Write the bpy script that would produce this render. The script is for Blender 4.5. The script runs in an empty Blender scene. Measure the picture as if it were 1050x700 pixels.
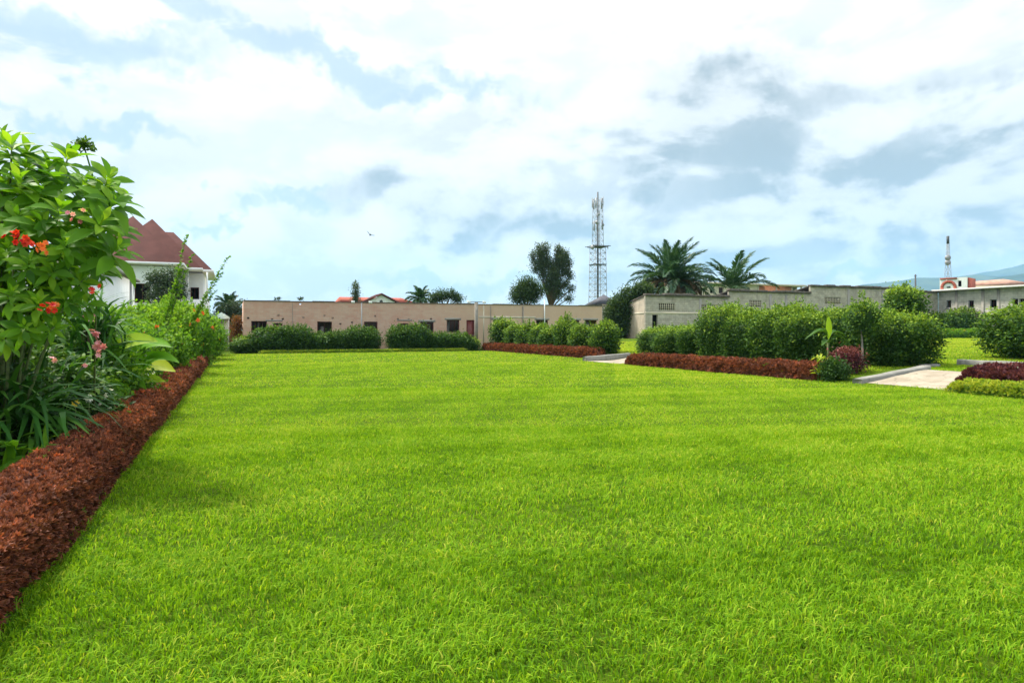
import bpy, math, random
import numpy as np
from math import radians as R

# ------------------------------------------------------------------ camera, sky, sun, exposure
scene = bpy.context.scene
COL = scene.collection
H, F, CX, HY = 1.5, 700.0, 525.0, 338.0        # eye height, focal length and horizon of the photograph (1050 px wide)
cd = bpy.data.cameras.new('camera')
cam = bpy.data.objects.new('camera', cd); COL.objects.link(cam)
cam.location = (0, 0, H); cam.rotation_euler = (R(90), 0, 0)
cd.sensor_width = 36; cd.lens = 24; cd.shift_y = -12.0 / 1050; cd.clip_start = .05; cd.clip_end = 30000
scene.camera = cam

SUN_AZ, SUN_EL = R(-62), R(56)                 # from +Y towards +X
sun_dir = np.array([math.sin(SUN_AZ) * math.cos(SUN_EL), math.cos(SUN_AZ) * math.cos(SUN_EL), math.sin(SUN_EL)])
sd = bpy.data.lights.new('sun', 'SUN'); sd.energy = 5.0; sd.angle = R(7); sd.color = (1, .93, .80)
sun = bpy.data.objects.new('sun', sd); COL.objects.link(sun)
from mathutils import Vector, Matrix
sun.rotation_euler = Vector(sun_dir).to_track_quat('Z', 'Y').to_euler()
scene.view_settings.view_transform = 'Standard'; scene.view_settings.look = 'None'
scene.view_settings.exposure = 0.5; scene.view_settings.gamma = 1
scene.cycles.max_bounces = 6; scene.cycles.diffuse_bounces = 3; scene.cycles.transmission_bounces = 4
scene.cycles.volume_bounces = 1; scene.cycles.use_denoising = True
scene.cycles.sample_clamp_indirect = 6

class NT:
    """tiny helper to write node trees"""
    def __init__(s, tree): s.t = tree; s.n = tree.nodes; s.l = tree.links
    def node(s, kind, **kw):
        n = s.n.new(kind)
        for k, v in kw.items(): setattr(n, k, v)
        return n
    def put(s, sock, v):
        if hasattr(v, 'is_output') or isinstance(v, bpy.types.NodeSocket): s.l.new(v, sock)
        elif v is not None:
            if sock.type == 'RGBA' and len(v) == 3: v = (*v, 1)
            sock.default_value = v
    def math(s, op, a, b=None, clamp=False):
        n = s.node('ShaderNodeMath', operation=op, use_clamp=clamp); s.put(n.inputs[0], a)
        if b is not None: s.put(n.inputs[1], b)
        return n.outputs[0]
    def vmath(s, op, a, b=None, out=0):
        n = s.node('ShaderNodeVectorMath', operation=op); s.put(n.inputs[0], a)
        if b is not None: s.put(n.inputs[1], b)
        return n.outputs[out]
    def noise(s, vec, scale, detail=4, rough=.55, dist=0, out=0):
        n = s.node('ShaderNodeTexNoise'); s.put(n.inputs['Vector'], vec)
        n.inputs['Scale'].default_value = scale; n.inputs['Detail'].default_value = detail
        n.inputs['Roughness'].default_value = rough; n.inputs['Distortion'].default_value = dist
        return n.outputs[out]
    def rng(s, v, a, b, c=0., d=1., smooth=True):
        n = s.node('ShaderNodeMapRange', interpolation_type='SMOOTHSTEP' if smooth else 'LINEAR')
        s.put(n.inputs[0], v)
        for i, x in enumerate((a, b, c, d)): n.inputs[i + 1].default_value = x
        return n.outputs[0]
    def mix(s, f, a, b, mode='MIX'):
        n = s.node('ShaderNodeMix', data_type='RGBA', blend_type=mode)
        s.put(n.inputs[0], f); s.put(n.inputs[6], a); s.put(n.inputs[7], b); return n.outputs[2]
    def ramp(s, f, stops):
        n = s.node('ShaderNodeValToRGB'); s.put(n.inputs[0], f); e = n.color_ramp.elements
        while len(e) < len(stops): e.new(.5)
        for q, (p, c) in zip(e, stops): q.position = p; q.color = (*c, 1)
        return n.outputs[0]

world = bpy.data.worlds.new('World'); scene.world = world; world.use_nodes = True
W = NT(world.node_tree); W.n.clear()
sky = W.node('ShaderNodeTexSky', sky_type='NISHITA', sun_disc=False)
sky.sun_elevation = SUN_EL; sky.sun_rotation = SUN_AZ; sky.air_density = 1.0; sky.dust_density = 1.2
SKY_S = .1
d_ = W.node('ShaderNodeTexCoord').outputs['Generated']
sep = W.node('ShaderNodeSeparateXYZ'); W.put(sep.inputs[0], d_)
zc = W.math('MAXIMUM', sep.outputs[2], 0.0)
zz = W.math('ADD', zc, .17)
cmb = W.node('ShaderNodeCombineXYZ')
W.put(cmb.inputs[0], W.math('DIVIDE', sep.outputs[0], zz)); W.put(cmb.inputs[1], W.math('DIVIDE', sep.outputs[1], zz))
cmb.inputs[2].default_value = 3.7
P2 = cmb.outputs[0]
warp = W.vmath('MULTIPLY', W.vmath('SUBTRACT', W.noise(d_, 5.0, 5, .6, out=1), (.5, .5, .5)), (.34, .34, .34))
dw = W.vmath('ADD', d_, warp)
def blob(px, py, rx, ry):
    """soft patch of sky around the direction of one cloud, rx/ry in pixels of 1/700 rad"""
    v = Vector(((px - CX) / F, 1, (HY - py) / F)).normalized()
    q = W.vmath('MULTIPLY', W.vmath('SUBTRACT', dw, tuple(v)), (F / rx, F / rx, F / ry))
    return W.rng(W.vmath('LENGTH', q, out=1), 0.35, 1.25, 1, 0)
def total(bs):
    a = bs[0]
    for b in bs[1:]: a = W.math('MAXIMUM', a, b)
    return a
n1 = W.noise(P2, .95, 8, .58, .25)
n2 = W.noise(P2, 1.9, 8, .62, .4)
n3 = W.noise(W.vmath('MULTIPLY', d_, (1, 1, 2.1)), 7.5, 8, .6, .3)
sq = W.vmath('MULTIPLY', d_, (1, 1, 1.9))
n6 = W.noise(sq, 4.6, 7, .52, .2); n4 = W.noise(W.vmath('ADD', sq, (-.022, .0, .045)), 4.6, 7, .52, .2)
n5 = W.noise(sq, 3.2, 7, .58, .2)
relief = W.rng(W.math('SUBTRACT', n6, n4), -.10, .09)
grey = total([blob(880, 205, 260, 100), blob(1000, 245, 230, 60), blob(735, 140, 120, 45), blob(690, 175, 80, 40),
              blob(460, 215, 110, 45), blob(1030, 100, 90, 40), blob(600, 250, 110, 30), blob(990, 160, 120, 50), blob(800, 252, 170, 30), blob(960, 225, 150, 45)])
blue = total([blob(325, 202, 70, 15), blob(215, 210, 70, 10), blob(300, 62, 170, 20), blob(40, 48, 150, 26), blob(430, 85, 120, 18),
              blob(75, 140, 80, 12), blob(470, 300, 160, 14), blob(900, 285, 120, 10), blob(10, 20, 60, 20)])
high = W.rng(sep.outputs[2], .45, .7)
open_ = W.math('MULTIPLY', high, W.rng(n1, .5, .58))
thin = W.math('SUBTRACT', blue, W.rng(n3, .50, .64, 0, .9))
gap = W.math('MAXIMUM', W.math('MAXIMUM', thin, 0.0), open_, clamp=True)
cover = W.math('SUBTRACT', 1.0, W.math('MULTIPLY', gap, .75), clamp=True)
g_amt = W.math('MULTIPLY', grey, W.rng(n5, .45, .72, 1.0, .42))
g_amt = W.math('MULTIPLY', g_amt, W.rng(relief, .0, 1.0, 1.0, .3))
g_amt = W.math('ADD', g_amt, W.math('MULTIPLY', W.rng(relief, .6, .0), W.rng(n5, .44, .62, .0, .22)), clamp=True)
white = W.mix(relief, (7.0, 7.2, 7.3), (8.4, 8.4, 8.35))
lift = W.rng(sep.outputs[2], .32, .95, 1.0, 2.9)
cl = W.mix(g_amt, white, (3.2, 3.7, 4.0))
cl = W.vmath('SCALE', cl); W.put(cl.node.inputs['Scale'], lift)
skyc = W.mix(.8, sky.outputs[0], (4.2, 5.6, 6.4))
low = W.rng(sep.outputs[2], 0.0, .10, .6, 0)            # pale veil towards the horizon
cl2 = W.mix(low, cl, (6.3, 6.5, 6.55))
fin = W.mix(cover, skyc, cl2)
bg = W.node('ShaderNodeBackground'); W.put(bg.inputs[0], fin); bg.inputs[1].default_value = SKY_S
wo = W.node('ShaderNodeOutputWorld'); W.put(wo.inputs[0], bg.outputs[0])

# ------------------------------------------------------------------ geometry helpers
rg = np.random.default_rng(7)
TH = math.atan(.407)
DV = np.array([math.cos(TH), math.sin(TH), 0.]); DU = np.array([-math.sin(TH), math.cos(TH), 0.])
UP = np.array([0, 0, 1.])
A_R = np.array([8.9, 19.8, 0])                   # a point of the lawn's right edge
F_L = np.array([-2.7, 3.6, 0])                   # a point of the lawn's left edge (foot of the red hedge)

def smooth(a, b, x):
    t = np.clip((np.asarray(x, float) - a) / (b - a), 0, 1); return t * t * (3 - 2 * t)
def ground_z(x, y):
    """the lawn is level; right of its edge the land climbs a low bank and then rises gently"""
    x = np.asarray(x, float); y = np.asarray(y, float)
    dx, dy = x - A_R[0], y - A_R[1]
    v = dx * DV[0] + dy * DV[1]; t = dx * DU[0] + dy * DU[1]
    v0 = .45 + 1.3 * smooth(8, 15, t)
    u = np.clip((v - v0 + .6) / 2.9, 0, 1); z = .34 * (u + .35 * u * (1 - u) * (2 * u - 1) * 2 - 0) + .40 * smooth(v0 + 1.5, v0 + 17, v)
    return z
def gz(x, y): return float(ground_z(x, y))
def pos(px, d): return np.array([(px - CX) / F * d, d, gz((px - CX) / F * d, d)])
def zpx(py, d): return H - (py - HY) * d / F

class MB:
    def __init__(s): s.v = []; s.q = []; s.t = []; s.tint = []; s.m3 = []; s.m4 = []; s.n = 0
    def add(s, v, quads=None, tris=None, tint=.5, mat=0):
        v = np.asarray(v, float).reshape(-1, 3)
        if quads is not None and len(quads): s.q.append(np.asarray(quads, int) + s.n); s.m4.append(np.full(len(quads), mat))
        if tris is not None and len(tris): s.t.append(np.asarray(tris, int) + s.n); s.m3.append(np.full(len(tris), mat))
        s.v.append(v); s.tint.append(np.broadcast_to(np.asarray(tint, float), (len(v),))); s.n += len(v)
        return s
    def mesh(s, name, mats, smooth_=False):
        me = bpy.data.meshes.new(name)
        v = np.concatenate(s.v) if s.v else np.zeros((0, 3))
        t = np.concatenate(s.t) if s.t else np.zeros((0, 3), int); q = np.concatenate(s.q) if s.q else np.zeros((0, 4), int)
        me.vertices.add(len(v)); me.vertices.foreach_set('co', v.astype(np.float32).ravel())
        li = np.concatenate([t.ravel(), q.ravel()]).astype(np.int32)
        me.loops.add(len(li)); me.loops.foreach_set('vertex_index', li)
        ls = np.concatenate([np.arange(len(t)) * 3, len(t) * 3 + np.arange(len(q)) * 4]).astype(np.int32)
        me.polygons.add(len(ls)); me.polygons.foreach_set('loop_start', ls)
        mi = np.concatenate([np.concatenate(s.m3) if s.m3 else np.zeros(0, int), np.concatenate(s.m4) if s.m4 else np.zeros(0, int)])
        me.polygons.foreach_set('material_index', mi.astype(np.int32))
        if smooth_: me.polygons.foreach_set('use_smooth', np.ones(len(ls), bool))
        me.update(calc_edges=True)
        a = me.attributes.new('tint', 'FLOAT', 'POINT'); a.data.foreach_set('value', np.concatenate(s.tint).astype(np.float32))
        for m in (mats if isinstance(mats, (list, tuple)) else [mats]): me.materials.append(m)
        return me
    def build(s, name, mats, parent=None, smooth_=False):
        o = bpy.data.objects.new(name, s.mesh(name, mats, smooth_)); COL.objects.link(o)
        if parent is not None: o.parent = parent
        return o
    # --- solids
    def box(s, x0, x1, y0, y1, z0, z1, mat=0, tint=.5, M=None):
        v = np.array([[x, y, z] for z in (z0, z1) for y in (y0, y1) for x in (x0, x1)], float)
        if M is not None: v = M(v)
        return s.add(v, quads=[[0, 2, 3, 1], [4, 5, 7, 6], [0, 1, 5, 4], [2, 6, 7, 3], [0, 4, 6, 2], [1, 3, 7, 5]], mat=mat, tint=tint)
    def tube(s, pts, rad, n=7, mat=0, tint=.5, cap=True):
        pts = np.asarray(pts, float); k = len(pts); rad = np.broadcast_to(np.asarray(rad, float), (k,))
        tg = np.gradient(pts, axis=0); tg /= np.linalg.norm(tg, axis=1)[:, None] + 1e-9
        ref = np.where(np.abs(tg[:, 2:3]) > .9, np.array([[1., 0, 0]]), np.array([[0, 0, 1.]]))
        ref = ref[:1].repeat(k, 0) if k < 3 or abs(tg[0, 2]) > .9 else ref
        a = np.cross(tg, ref); a /= np.linalg.norm(a, axis=1)[:, None] + 1e-9; b = np.cross(tg, a)
        an = np.arange(n) * 2 * np.pi / n
        v = pts[:, None] + rad[:, None, None] * (np.cos(an)[None, :, None] * a[:, None] + np.sin(an)[None, :, None] * b[:, None])
        i = np.arange(k - 1)[:, None] * n; j = np.arange(n)[None]; j2 = (j + 1) % n
        q = np.stack([i + j, i + j2, i + n + j2, i + n + j], -1).reshape(-1, 4)
        vv = v.reshape(-1, 3); tr = []
        if cap:
            vv = np.concatenate([vv, pts[:1], pts[-1:]]); c0, c1 = k * n, k * n + 1
            tr = [[c0, (m + 1) % n, m] for m in range(n)] + [[c1, (k - 1) * n + m, (k - 1) * n + (m + 1) % n] for m in range(n)]
        return s.add(vv, quads=q, tris=tr, mat=mat, tint=tint)
    def lathe(s, prof, n=16, c=(0, 0, 0), mat=0, tint=.5):
        return s.tube_prof(prof, n, c, mat, tint)
    def tube_prof(s, prof, n, c, mat, tint):
        an = np.arange(n) * 2 * np.pi / n
        v = np.array([[r * math.cos(a) + c[0], r * math.sin(a) + c[1], z + c[2]] for r, z in prof for a in an])
        q = [[i * n + j, i * n + (j + 1) % n, (i + 1) * n + (j + 1) % n, (i + 1) * n + j] for i in range(len(prof) - 1) for j in range(n)]
        return s.add(v, quads=q, mat=mat, tint=tint)
    def wall(s, L0, L1, z0, z1, y0, y1, ops=(), M=None, mat=0):
        """wall along x with front face y0 and back y1, with real openings (xa, xb, za, zb)"""
        xs = sorted({L0, L1, *[o[0] for o in ops], *[o[1] for o in ops]}); zs = sorted({z0, z1, *[o[2] for o in ops], *[o[3] for o in ops]})
        def solid(i, j):
            if i < 0 or j < 0 or i >= len(xs) - 1 or j >= len(zs) - 1: return False
            cx, cz = (xs[i] + xs[i + 1]) / 2, (zs[j] + zs[j + 1]) / 2
            return not any(a < cx < b and c < cz < d for a, b, c, d in ops)
        def quad(p):
            v = np.array(p, float); v = M(v) if M is not None else v
            s.add(v, quads=[[0, 1, 2, 3]], mat=mat)
        for i in range(len(xs) - 1):
            for j in range(len(zs) - 1):
                if not solid(i, j): continue
                a, b, c, d = xs[i], xs[i + 1], zs[j], zs[j + 1]
                quad([(a, y0, c), (b, y0, c), (b, y0, d), (a, y0, d)]); quad([(b, y1, c), (a, y1, c), (a, y1, d), (b, y1, d)])
                if not solid(i - 1, j): quad([(a, y1, c), (a, y0, c), (a, y0, d), (a, y1, d)])
                if not solid(i + 1, j): quad([(b, y0, c), (b, y1, c), (b, y1, d), (b, y0, d)])
                if not solid(i, j - 1): quad([(a, y0, c), (a, y1, c), (b, y1, c), (b, y0, c)])
                if not solid(i, j + 1): quad([(a, y0, d), (b, y0, d), (b, y1, d), (a, y1, d)])
        return s

def unit(v): v = np.asarray(v, float); return v / (np.linalg.norm(v, axis=-1, keepdims=True) + 1e-9)
def arc_leaf(mb, a, b, rise, w, N, tint):
    """one long leaf arching from a to b"""
    t = np.linspace(0, 1, 11)[:, None]; a = np.asarray(a, float); b = np.asarray(b, float); L = np.linalg.norm(b - a)
    c = a + (b - a) * t + UP * (rise * L * 4 * t * (1 - t) * (1 - .35 * t)); tg = unit(np.gradient(c, axis=0)); S = unit(np.cross(tg, np.asarray(N, float))); U = np.cross(S, tg)
    pw = (np.sin(np.pi * np.clip(t, .02, .995) ** .85)) ** .8 * w / 2
    v = np.stack([c - S * pw + U * pw * .25, c, c + S * pw + U * pw * .25], 1).reshape(-1, 3); k = np.arange(10)[:, None] * 3
    mb.add(v, quads=np.concatenate([k + np.array([0, 3, 4, 1]), k + np.array([1, 4, 5, 2])]), tint=tint)
def rdir(n, r=rg): return unit(r.normal(size=(n, 3)))

def leaf_template(kind):
    if kind == 'small':
        return np.array([[0, 0, 0], [.45, -1, .1], [1, 0, -.05], [.45, 1, .1]], float), None, np.array([[0, 1, 2], [0, 2, 3]])
    if kind == 'mid':
        st = [(0, .04, 0), (.3, .9, .03), (.65, .8, .0), (1, 0, -.12)]
    elif kind == 'big':
        st = [(0, .05, 0), (.12, .35, .02), (.3, .8, .03), (.52, 1, .0), (.75, .72, -.07), (.9, .34, -.14), (1, 0, -.2)]
    elif kind == 'strap':
        st = [(0, .8, 0), (.2, 1, .06), (.4, 1, .07), (.6, .9, .02), (.8, .6, -.1), (1, 0, -.3)]
    elif kind == 'paddle':
        st = [(0, .06, 0), (.14, .10, .06), (.26, .6, .1), (.42, .95, .12), (.6, 1, .09), (.78, .8, .0), (.92, .42, -.1), (1, 0, -.18)]
    v = []; q = []; t = []
    for i, (a, w, c) in enumerate(st):
        v += [(a, -w, c + .06 * w if kind != 'strap' else c), (a, 0, c), (a, w, c + .06 * w if kind != 'strap' else c)]
        if i:
            k = 3 * (i - 1); q += [[k, k + 3, k + 4, k + 1], [k + 1, k + 4, k + 5, k + 2]]
    return np.array(v, float), np.array(q), None
TPL = {k: leaf_template(k) for k in ('small', 'mid', 'big', 'strap', 'paddle')}

def leaves(mb, P, D, L, Wd, kind='small', tint=.5, N=None, mat=0, droop=1.0):
    P = np.asarray(P, float); n = len(P)
    if n == 0: return
    D = unit(D); L = np.broadcast_to(np.asarray(L, float), (n,)); Wd = np.broadcast_to(np.asarray(Wd, float), (n,))
    if N is None: N = np.broadcast_to(UP, (n, 3)) + .5 * rg.normal(size=(n, 3))
    S = np.cross(D, N); S = unit(S); U = np.cross(S, D)
    tv, tq, tt = TPL[kind]; m = len(tv)
    V = (P[:, None] + D[:, None] * (tv[None, :, 0:1] * L[:, None, None]) + S[:, None] * (tv[None, :, 1:2] * Wd[:, None, None] / 2)
         + U[:, None] * (tv[None, :, 2:3] * L[:, None, None] * droop))
    off = (np.arange(n) * m)[:, None, None]
    tn = np.broadcast_to(np.asarray(tint, float), (n,)).repeat(m)
    mb.add(V.reshape(-1, 3), quads=None if tq is None else (tq[None] + off).reshape(-1, 4),
           tris=None if tt is None else (tt[None] + off).reshape(-1, 3), tint=tn, mat=mat)

def lump(p, f=3.0, seed=0):
    """cheap smooth 3-d noise in -1..1"""
    r = np.random.default_rng(seed + 1000); p = np.asarray(p, float); o = np.zeros(p.shape[:-1])
    for k in range(6):
        a = r.normal(size=3); a /= np.linalg.norm(a); o += np.sin(p @ a * f * (1 + .5 * k) + r.uniform(0, 6.3)) / (1 + .35 * k)
    return o / 2.6

def tag(o, label=None, cat=None, group=None, kind=None):
    if label: o['label'] = label
    if cat: o['category'] = cat
    if group: o['group'] = group
    if kind: o['kind'] = kind
    return o
def empty(name, loc, label, cat, group=None, rz=0.0):
    o = bpy.data.objects.new(name, None); COL.objects.link(o); o.location = tuple(loc); o.rotation_euler = (0, 0, rz)
    o.empty_display_size = .2
    return tag(o, label, cat, group)
def copy_tree(o, parent=None):
    c = o.copy(); COL.objects.link(c)
    if parent is not None: c.parent = parent
    for ch in list(o.children): copy_tree(ch, c)
    return c

# ------------------------------------------------------------------ materials
def mat_new(name):
    m = bpy.data.materials.new(name); m.use_nodes = True; t = NT(m.node_tree); t.n.clear()
    out = t.node('ShaderNodeOutputMaterial'); return m, t, out
def princ(t, col, rough=.8, spec=.3, bump=None, bs=.3, bd=.02, metal=0):
    b = t.node('ShaderNodeBsdfPrincipled'); t.put(b.inputs['Base Color'], col); t.put(b.inputs['Roughness'], rough)
    b.inputs['Specular IOR Level'].default_value = spec; b.inputs['Metallic'].default_value = metal
    if bump is not None:
        n = t.node('ShaderNodeBump'); n.inputs['Strength'].default_value = bs; n.inputs['Distance'].default_value = bd
        t.put(n.inputs['Height'], bump); t.put(b.inputs['Normal'], n.outputs[0])
    return b.outputs[0]
def foliage(name, stops, trans=.35, rough=.6, spec=.18, gain=1.0):
    m, t, out = mat_new(name)
    at = t.node('ShaderNodeAttribute', attribute_name='tint').outputs['Fac']
    stops = [(p, tuple(x * gain for x in c)) for p, c in stops]
    c = t.ramp(at, stops)
    p = princ(t, c, rough, spec)
    tr = t.node('ShaderNodeBsdfTranslucent'); t.put(tr.inputs[0], t.mix(1.0, c, (1.25, 1.2, .6), 'MULTIPLY'))
    mx = t.node('ShaderNodeMixShader'); mx.inputs[0].default_value = trans
    t.put(mx.inputs[1], p); t.put(mx.inputs[2], tr.outputs[0]); t.put(out.inputs[0], mx.outputs[0]); return m
def plain(name, col, rough=.7, spec=.3, var=.12, scale=6.0, metal=0, bumpy=.15):
    m, t, out = mat_new(name); o = t.node('ShaderNodeTexCoord').outputs['Object']
    n = t.noise(o, scale, 5, .6)
    c = t.mix(t.rng(n, .3, .7), tuple(x * (1 - var) for x in col), tuple(min(1, x * (1 + var)) for x in col))
    t.put(out.inputs[0], princ(t, c, rough, spec, n, bumpy, .01, metal)); return m

M_ = {}
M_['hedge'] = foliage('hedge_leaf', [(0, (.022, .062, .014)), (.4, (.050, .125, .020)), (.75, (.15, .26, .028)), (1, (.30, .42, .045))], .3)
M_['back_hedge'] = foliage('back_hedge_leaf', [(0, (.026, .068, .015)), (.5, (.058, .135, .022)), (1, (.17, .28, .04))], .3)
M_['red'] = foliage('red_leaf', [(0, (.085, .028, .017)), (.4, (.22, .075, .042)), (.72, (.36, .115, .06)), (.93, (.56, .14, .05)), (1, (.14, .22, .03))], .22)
M_['plum'] = foliage('plum_leaf', [(0, (.055, .016, .024)), (.5, (.13, .036, .042)), (1, (.25, .08, .065))], .2)
M_['lime'] = foliage('lime_leaf', [(0, (.10, .20, .02)), (.5, (.24, .36, .03)), (1, (.48, .50, .05))], .35)
M_['garden'] = foliage('garden_leaf', [(0, (.045, .12, .012)), (.5, (.12, .27, .02)), (1, (.26, .42, .035))], .45)
M_['glossy'] = foliage('glossy_leaf', [(0, (.035, .11, .008)), (.5, (.10, .235, .010)), (1, (.24, .38, .02))], .5, .5, .22, 1.3)
M_['strap'] = foliage('strap_leaf', [(0, (.014, .06, .010)), (.5, (.035, .125, .016)), (1, (.12, .27, .03))], .3, .5, .2)
M_['paddle'] = foliage('paddle_leaf', [(0, (.08, .24, .015)), (.6, (.2, .42, .025)), (1, (.55, .58, .03))], .45, .5, .2)
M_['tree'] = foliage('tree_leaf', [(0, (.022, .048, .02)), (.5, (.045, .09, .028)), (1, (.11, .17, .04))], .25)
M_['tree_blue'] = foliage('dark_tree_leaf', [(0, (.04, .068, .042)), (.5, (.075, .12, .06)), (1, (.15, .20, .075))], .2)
M_['palm'] = foliage('palm_leaf', [(0, (.022, .066, .03)), (.5, (.052, .13, .048)), (1, (.15, .24, .06))], .2, .4, .5)
M_['dry'] = foliage('dry_frond', [(0, (.07, .05, .024)), (1, (.19, .14, .065))], .2)
M_['rust'] = foliage('rust_leaf', [(0, (.10, .05, .02)), (.5, (.25, .10, .035)), (1, (.14, .16, .03))], .3)
M_['flower_red'] = foliage('red_petal', [(0, (.48, .008, .012)), (1, (.74, .07, .03))], .3)
M_['flower_pink'] = foliage('pink_petal', [(0, (.72, .22, .30)), (1, (.9, .50, .55))], .35)
M_['flower_orange'] = foliage('orange_petal', [(0, (.75, .13, .03)), (1, (.85, .25, .06))], .3)
M_['flower_white'] = foliage('white_petal', [(0, (.7, .72, .6)), (1, (.85, .85, .75))], .3)
M_['yellow'] = foliage('yellow_petal', [(0, (.8, .5, .03)), (1, (.85, .65, .06))], .3)
M_['bark'] = plain('bark', (.13, .095, .065), .9, .1, .35, 14)
M_['twig'] = plain('green_twig', (.11, .14, .05), .7, .2, .25, 20)
M_['steel'] = plain('galvanised_steel', (.27, .28, .29), .5, .4, .15, 3, .2)
M_['darksteel'] = plain('dark_steel', (.06, .065, .07), .6, .4)
M_['white'] = plain('white_paint', (.76, .77, .76), .7, .3, .05, 2)
M_['cream'] = plain('cream_plaster', (.55, .49, .38), .85, .2, .1, 1.2)
M_['grey'] = plain('grey_plaster', (.30, .28, .25), .9, .2, .14, 1.0)
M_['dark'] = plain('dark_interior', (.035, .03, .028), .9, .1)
M_['frame'] = plain('window_frame', (.10, .03, .028), .6, .3)
M_['door'] = plain('red_door', (.14, .03, .025), .5, .4, .15, 3)
M_['orange_brick'] = plain('orange_brick', (.42, .18, .10), .9, .2, .15, 2)
M_['tile'] = plain('red_tile', (.33, .085, .055), .8, .2, .2, 2)
M_['pale_tile'] = plain('faded_tile', (.42, .24, .18), .85, .2, .2, 1.2)
M_['slate'] = plain('slate_roof', (.07, .07, .085), .7, .3)
M_['bird'] = plain('bird_feathers', (.03, .028, .026), .8, .2)
M_['soil'] = plain('soil', (.045, .03, .02), .95, .1, .4, 8, bumpy=.8)
M_['canvas_grey'] = plain('aged_white_metal', (.52, .52, .5), .7, .3)
M_['canvas'] = plain('pale_canvas', (.55, .66, .58), .7, .2)

def concrete(name, col, stain=.5, scale=1.0, block=False, rough=.9, bl=(.4, .2)):
    """concrete or block wall with weather stains under the top edge and mortar joints"""
    m, t, out = mat_new(name); o = t.node('ShaderNodeTexCoord').outputs['Object']
    n = t.noise(o, 1.3 * scale, 6, .65); n2 = t.noise(o, 14 * scale, 4, .6)
    c = t.mix(t.rng(n, .3, .72), tuple(x * .78 for x in col), tuple(x * 1.16 for x in col))
    st = t.noise(t.vmath('MULTIPLY', o, (2.2, 2.2, .35)), 1.4, 5, .65)
    c = t.mix(t.math('MULTIPLY', t.rng(st, .55, .75), stain), c, (.07, .063, .055))
    hgt = n2
    if block:
        b = t.node('ShaderNodeTexBrick'); b.offset = .5
        sp = t.node('ShaderNodeSeparateXYZ'); t.put(sp.inputs[0], o); cb = t.node('ShaderNodeCombineXYZ')
        t.put(cb.inputs[0], t.math('ADD', sp.outputs[0], sp.outputs[1])); t.put(cb.inputs[1], sp.outputs[2])
        t.put(b.inputs['Vector'], cb.outputs[0]); b.inputs['Scale'].default_value = 1
        b.inputs['Brick Width'].default_value = bl[0]; b.inputs['Row Height'].default_value = bl[1]; b.inputs['Mortar Size'].default_value = .012
        b.inputs['Color1'].default_value = (.86, .86, .86, 1); b.inputs['Color2'].default_value = (1.12, 1.1, 1.08, 1); b.inputs['Mortar'].default_value = (.72, .72, .7, 1)
        c = t.mix(1.0, c, b.outputs[0], 'MULTIPLY')
    t.put(out.inputs[0], princ(t, c, rough, .2, hgt, .4, .02)); return m
M_['block'] = concrete('grey_block', (.42, .385, .32), .5, 1, True)
M_['sunlit_end'] = concrete('sunlit_end_block', (.50, .43, .34), .25)  # lighter, warmer end wall: its sunlit side is painted into the colour
M_['stone'] = concrete('stone_block', (.42, .405, .36), .35, 1, True, bl=(.5, .28))
M_['kerb'] = concrete('kerb_concrete', (.24, .235, .21), .85, 3)
M_['coping'] = concrete('stained_coping', (.12, .105, .09), .6, 2)
M_['post'] = concrete('post_concrete', (.26, .24, .21), .5, 3)

def brick_mat():
    m, t, out = mat_new('mixed_brick'); o = t.node('ShaderNodeTexCoord').outputs['Object']
    sp = t.node('ShaderNodeSeparateXYZ'); t.put(sp.inputs[0], o)
    cb = t.node('ShaderNodeCombineXYZ'); t.put(cb.inputs[0], t.math('ADD', sp.outputs[0], sp.outputs[1])); t.put(cb.inputs[1], sp.outputs[2])
    b = t.node('ShaderNodeTexBrick'); b.offset = .5; t.put(b.inputs['Vector'], cb.outputs[0]); b.inputs['Scale'].default_value = 1
    b.inputs['Brick Width'].default_value = .42; b.inputs['Row Height'].default_value = .14; b.inputs['Mortar Size'].default_value = .014
    b.inputs['Color1'].default_value = (.53, .285, .21, 1); b.inputs['Color2'].default_value = (.58, .385, .285, 1); b.inputs['Mortar'].default_value = (.43, .33, .26, 1)
    n = t.noise(o, .35, 5, .6); big = t.rng(n, .38, .62)
    c = t.mix(t.math('MULTIPLY', big, .5), b.outputs[0], (.56, .40, .295)); c = t.mix(t.rng(t.noise(o, .8, 6, .65), .46, .66, 0, .55), c, (.50, .265, .19))
    right = t.rng(sp.outputs[0], 12, 17, 0, .85)
    c = t.mix(right, c, t.mix(t.noise(o, 1.2, 5, .6), (.48, .335, .235), (.58, .43, .315)))
    st = t.noise(t.vmath('MULTIPLY', o, (1.6, 1.6, .3)), 1.3, 5, .65)
    c = t.mix(t.math('MULTIPLY', t.rng(st, .58, .76), .3), c, (.17, .12, .09))
    t.put(out.inputs[0], princ(t, c, .9, .2, t.noise(o, 12, 4), .4, .02)); return m
M_['brick'] = brick_mat()

def roof_mat():
    m, t, out = mat_new('maroon_roof_sheet'); o = t.node('ShaderNodeTexCoord').outputs['Object']
    n = t.noise(o, 1.2, 5, .6)
    wv = t.node('ShaderNodeTexWave'); t.put(wv.inputs[0], o); wv.bands_direction = 'X'; wv.inputs['Scale'].default_value = 4.5
    c = t.mix(t.rng(n, .3, .7), (.060, .021, .018), (.085, .030, .026))
    t.put(out.inputs[0], princ(t, c, .85, .12, wv.outputs[1], .2, .015)); return m
M_['roof'] = roof_mat()

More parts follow.
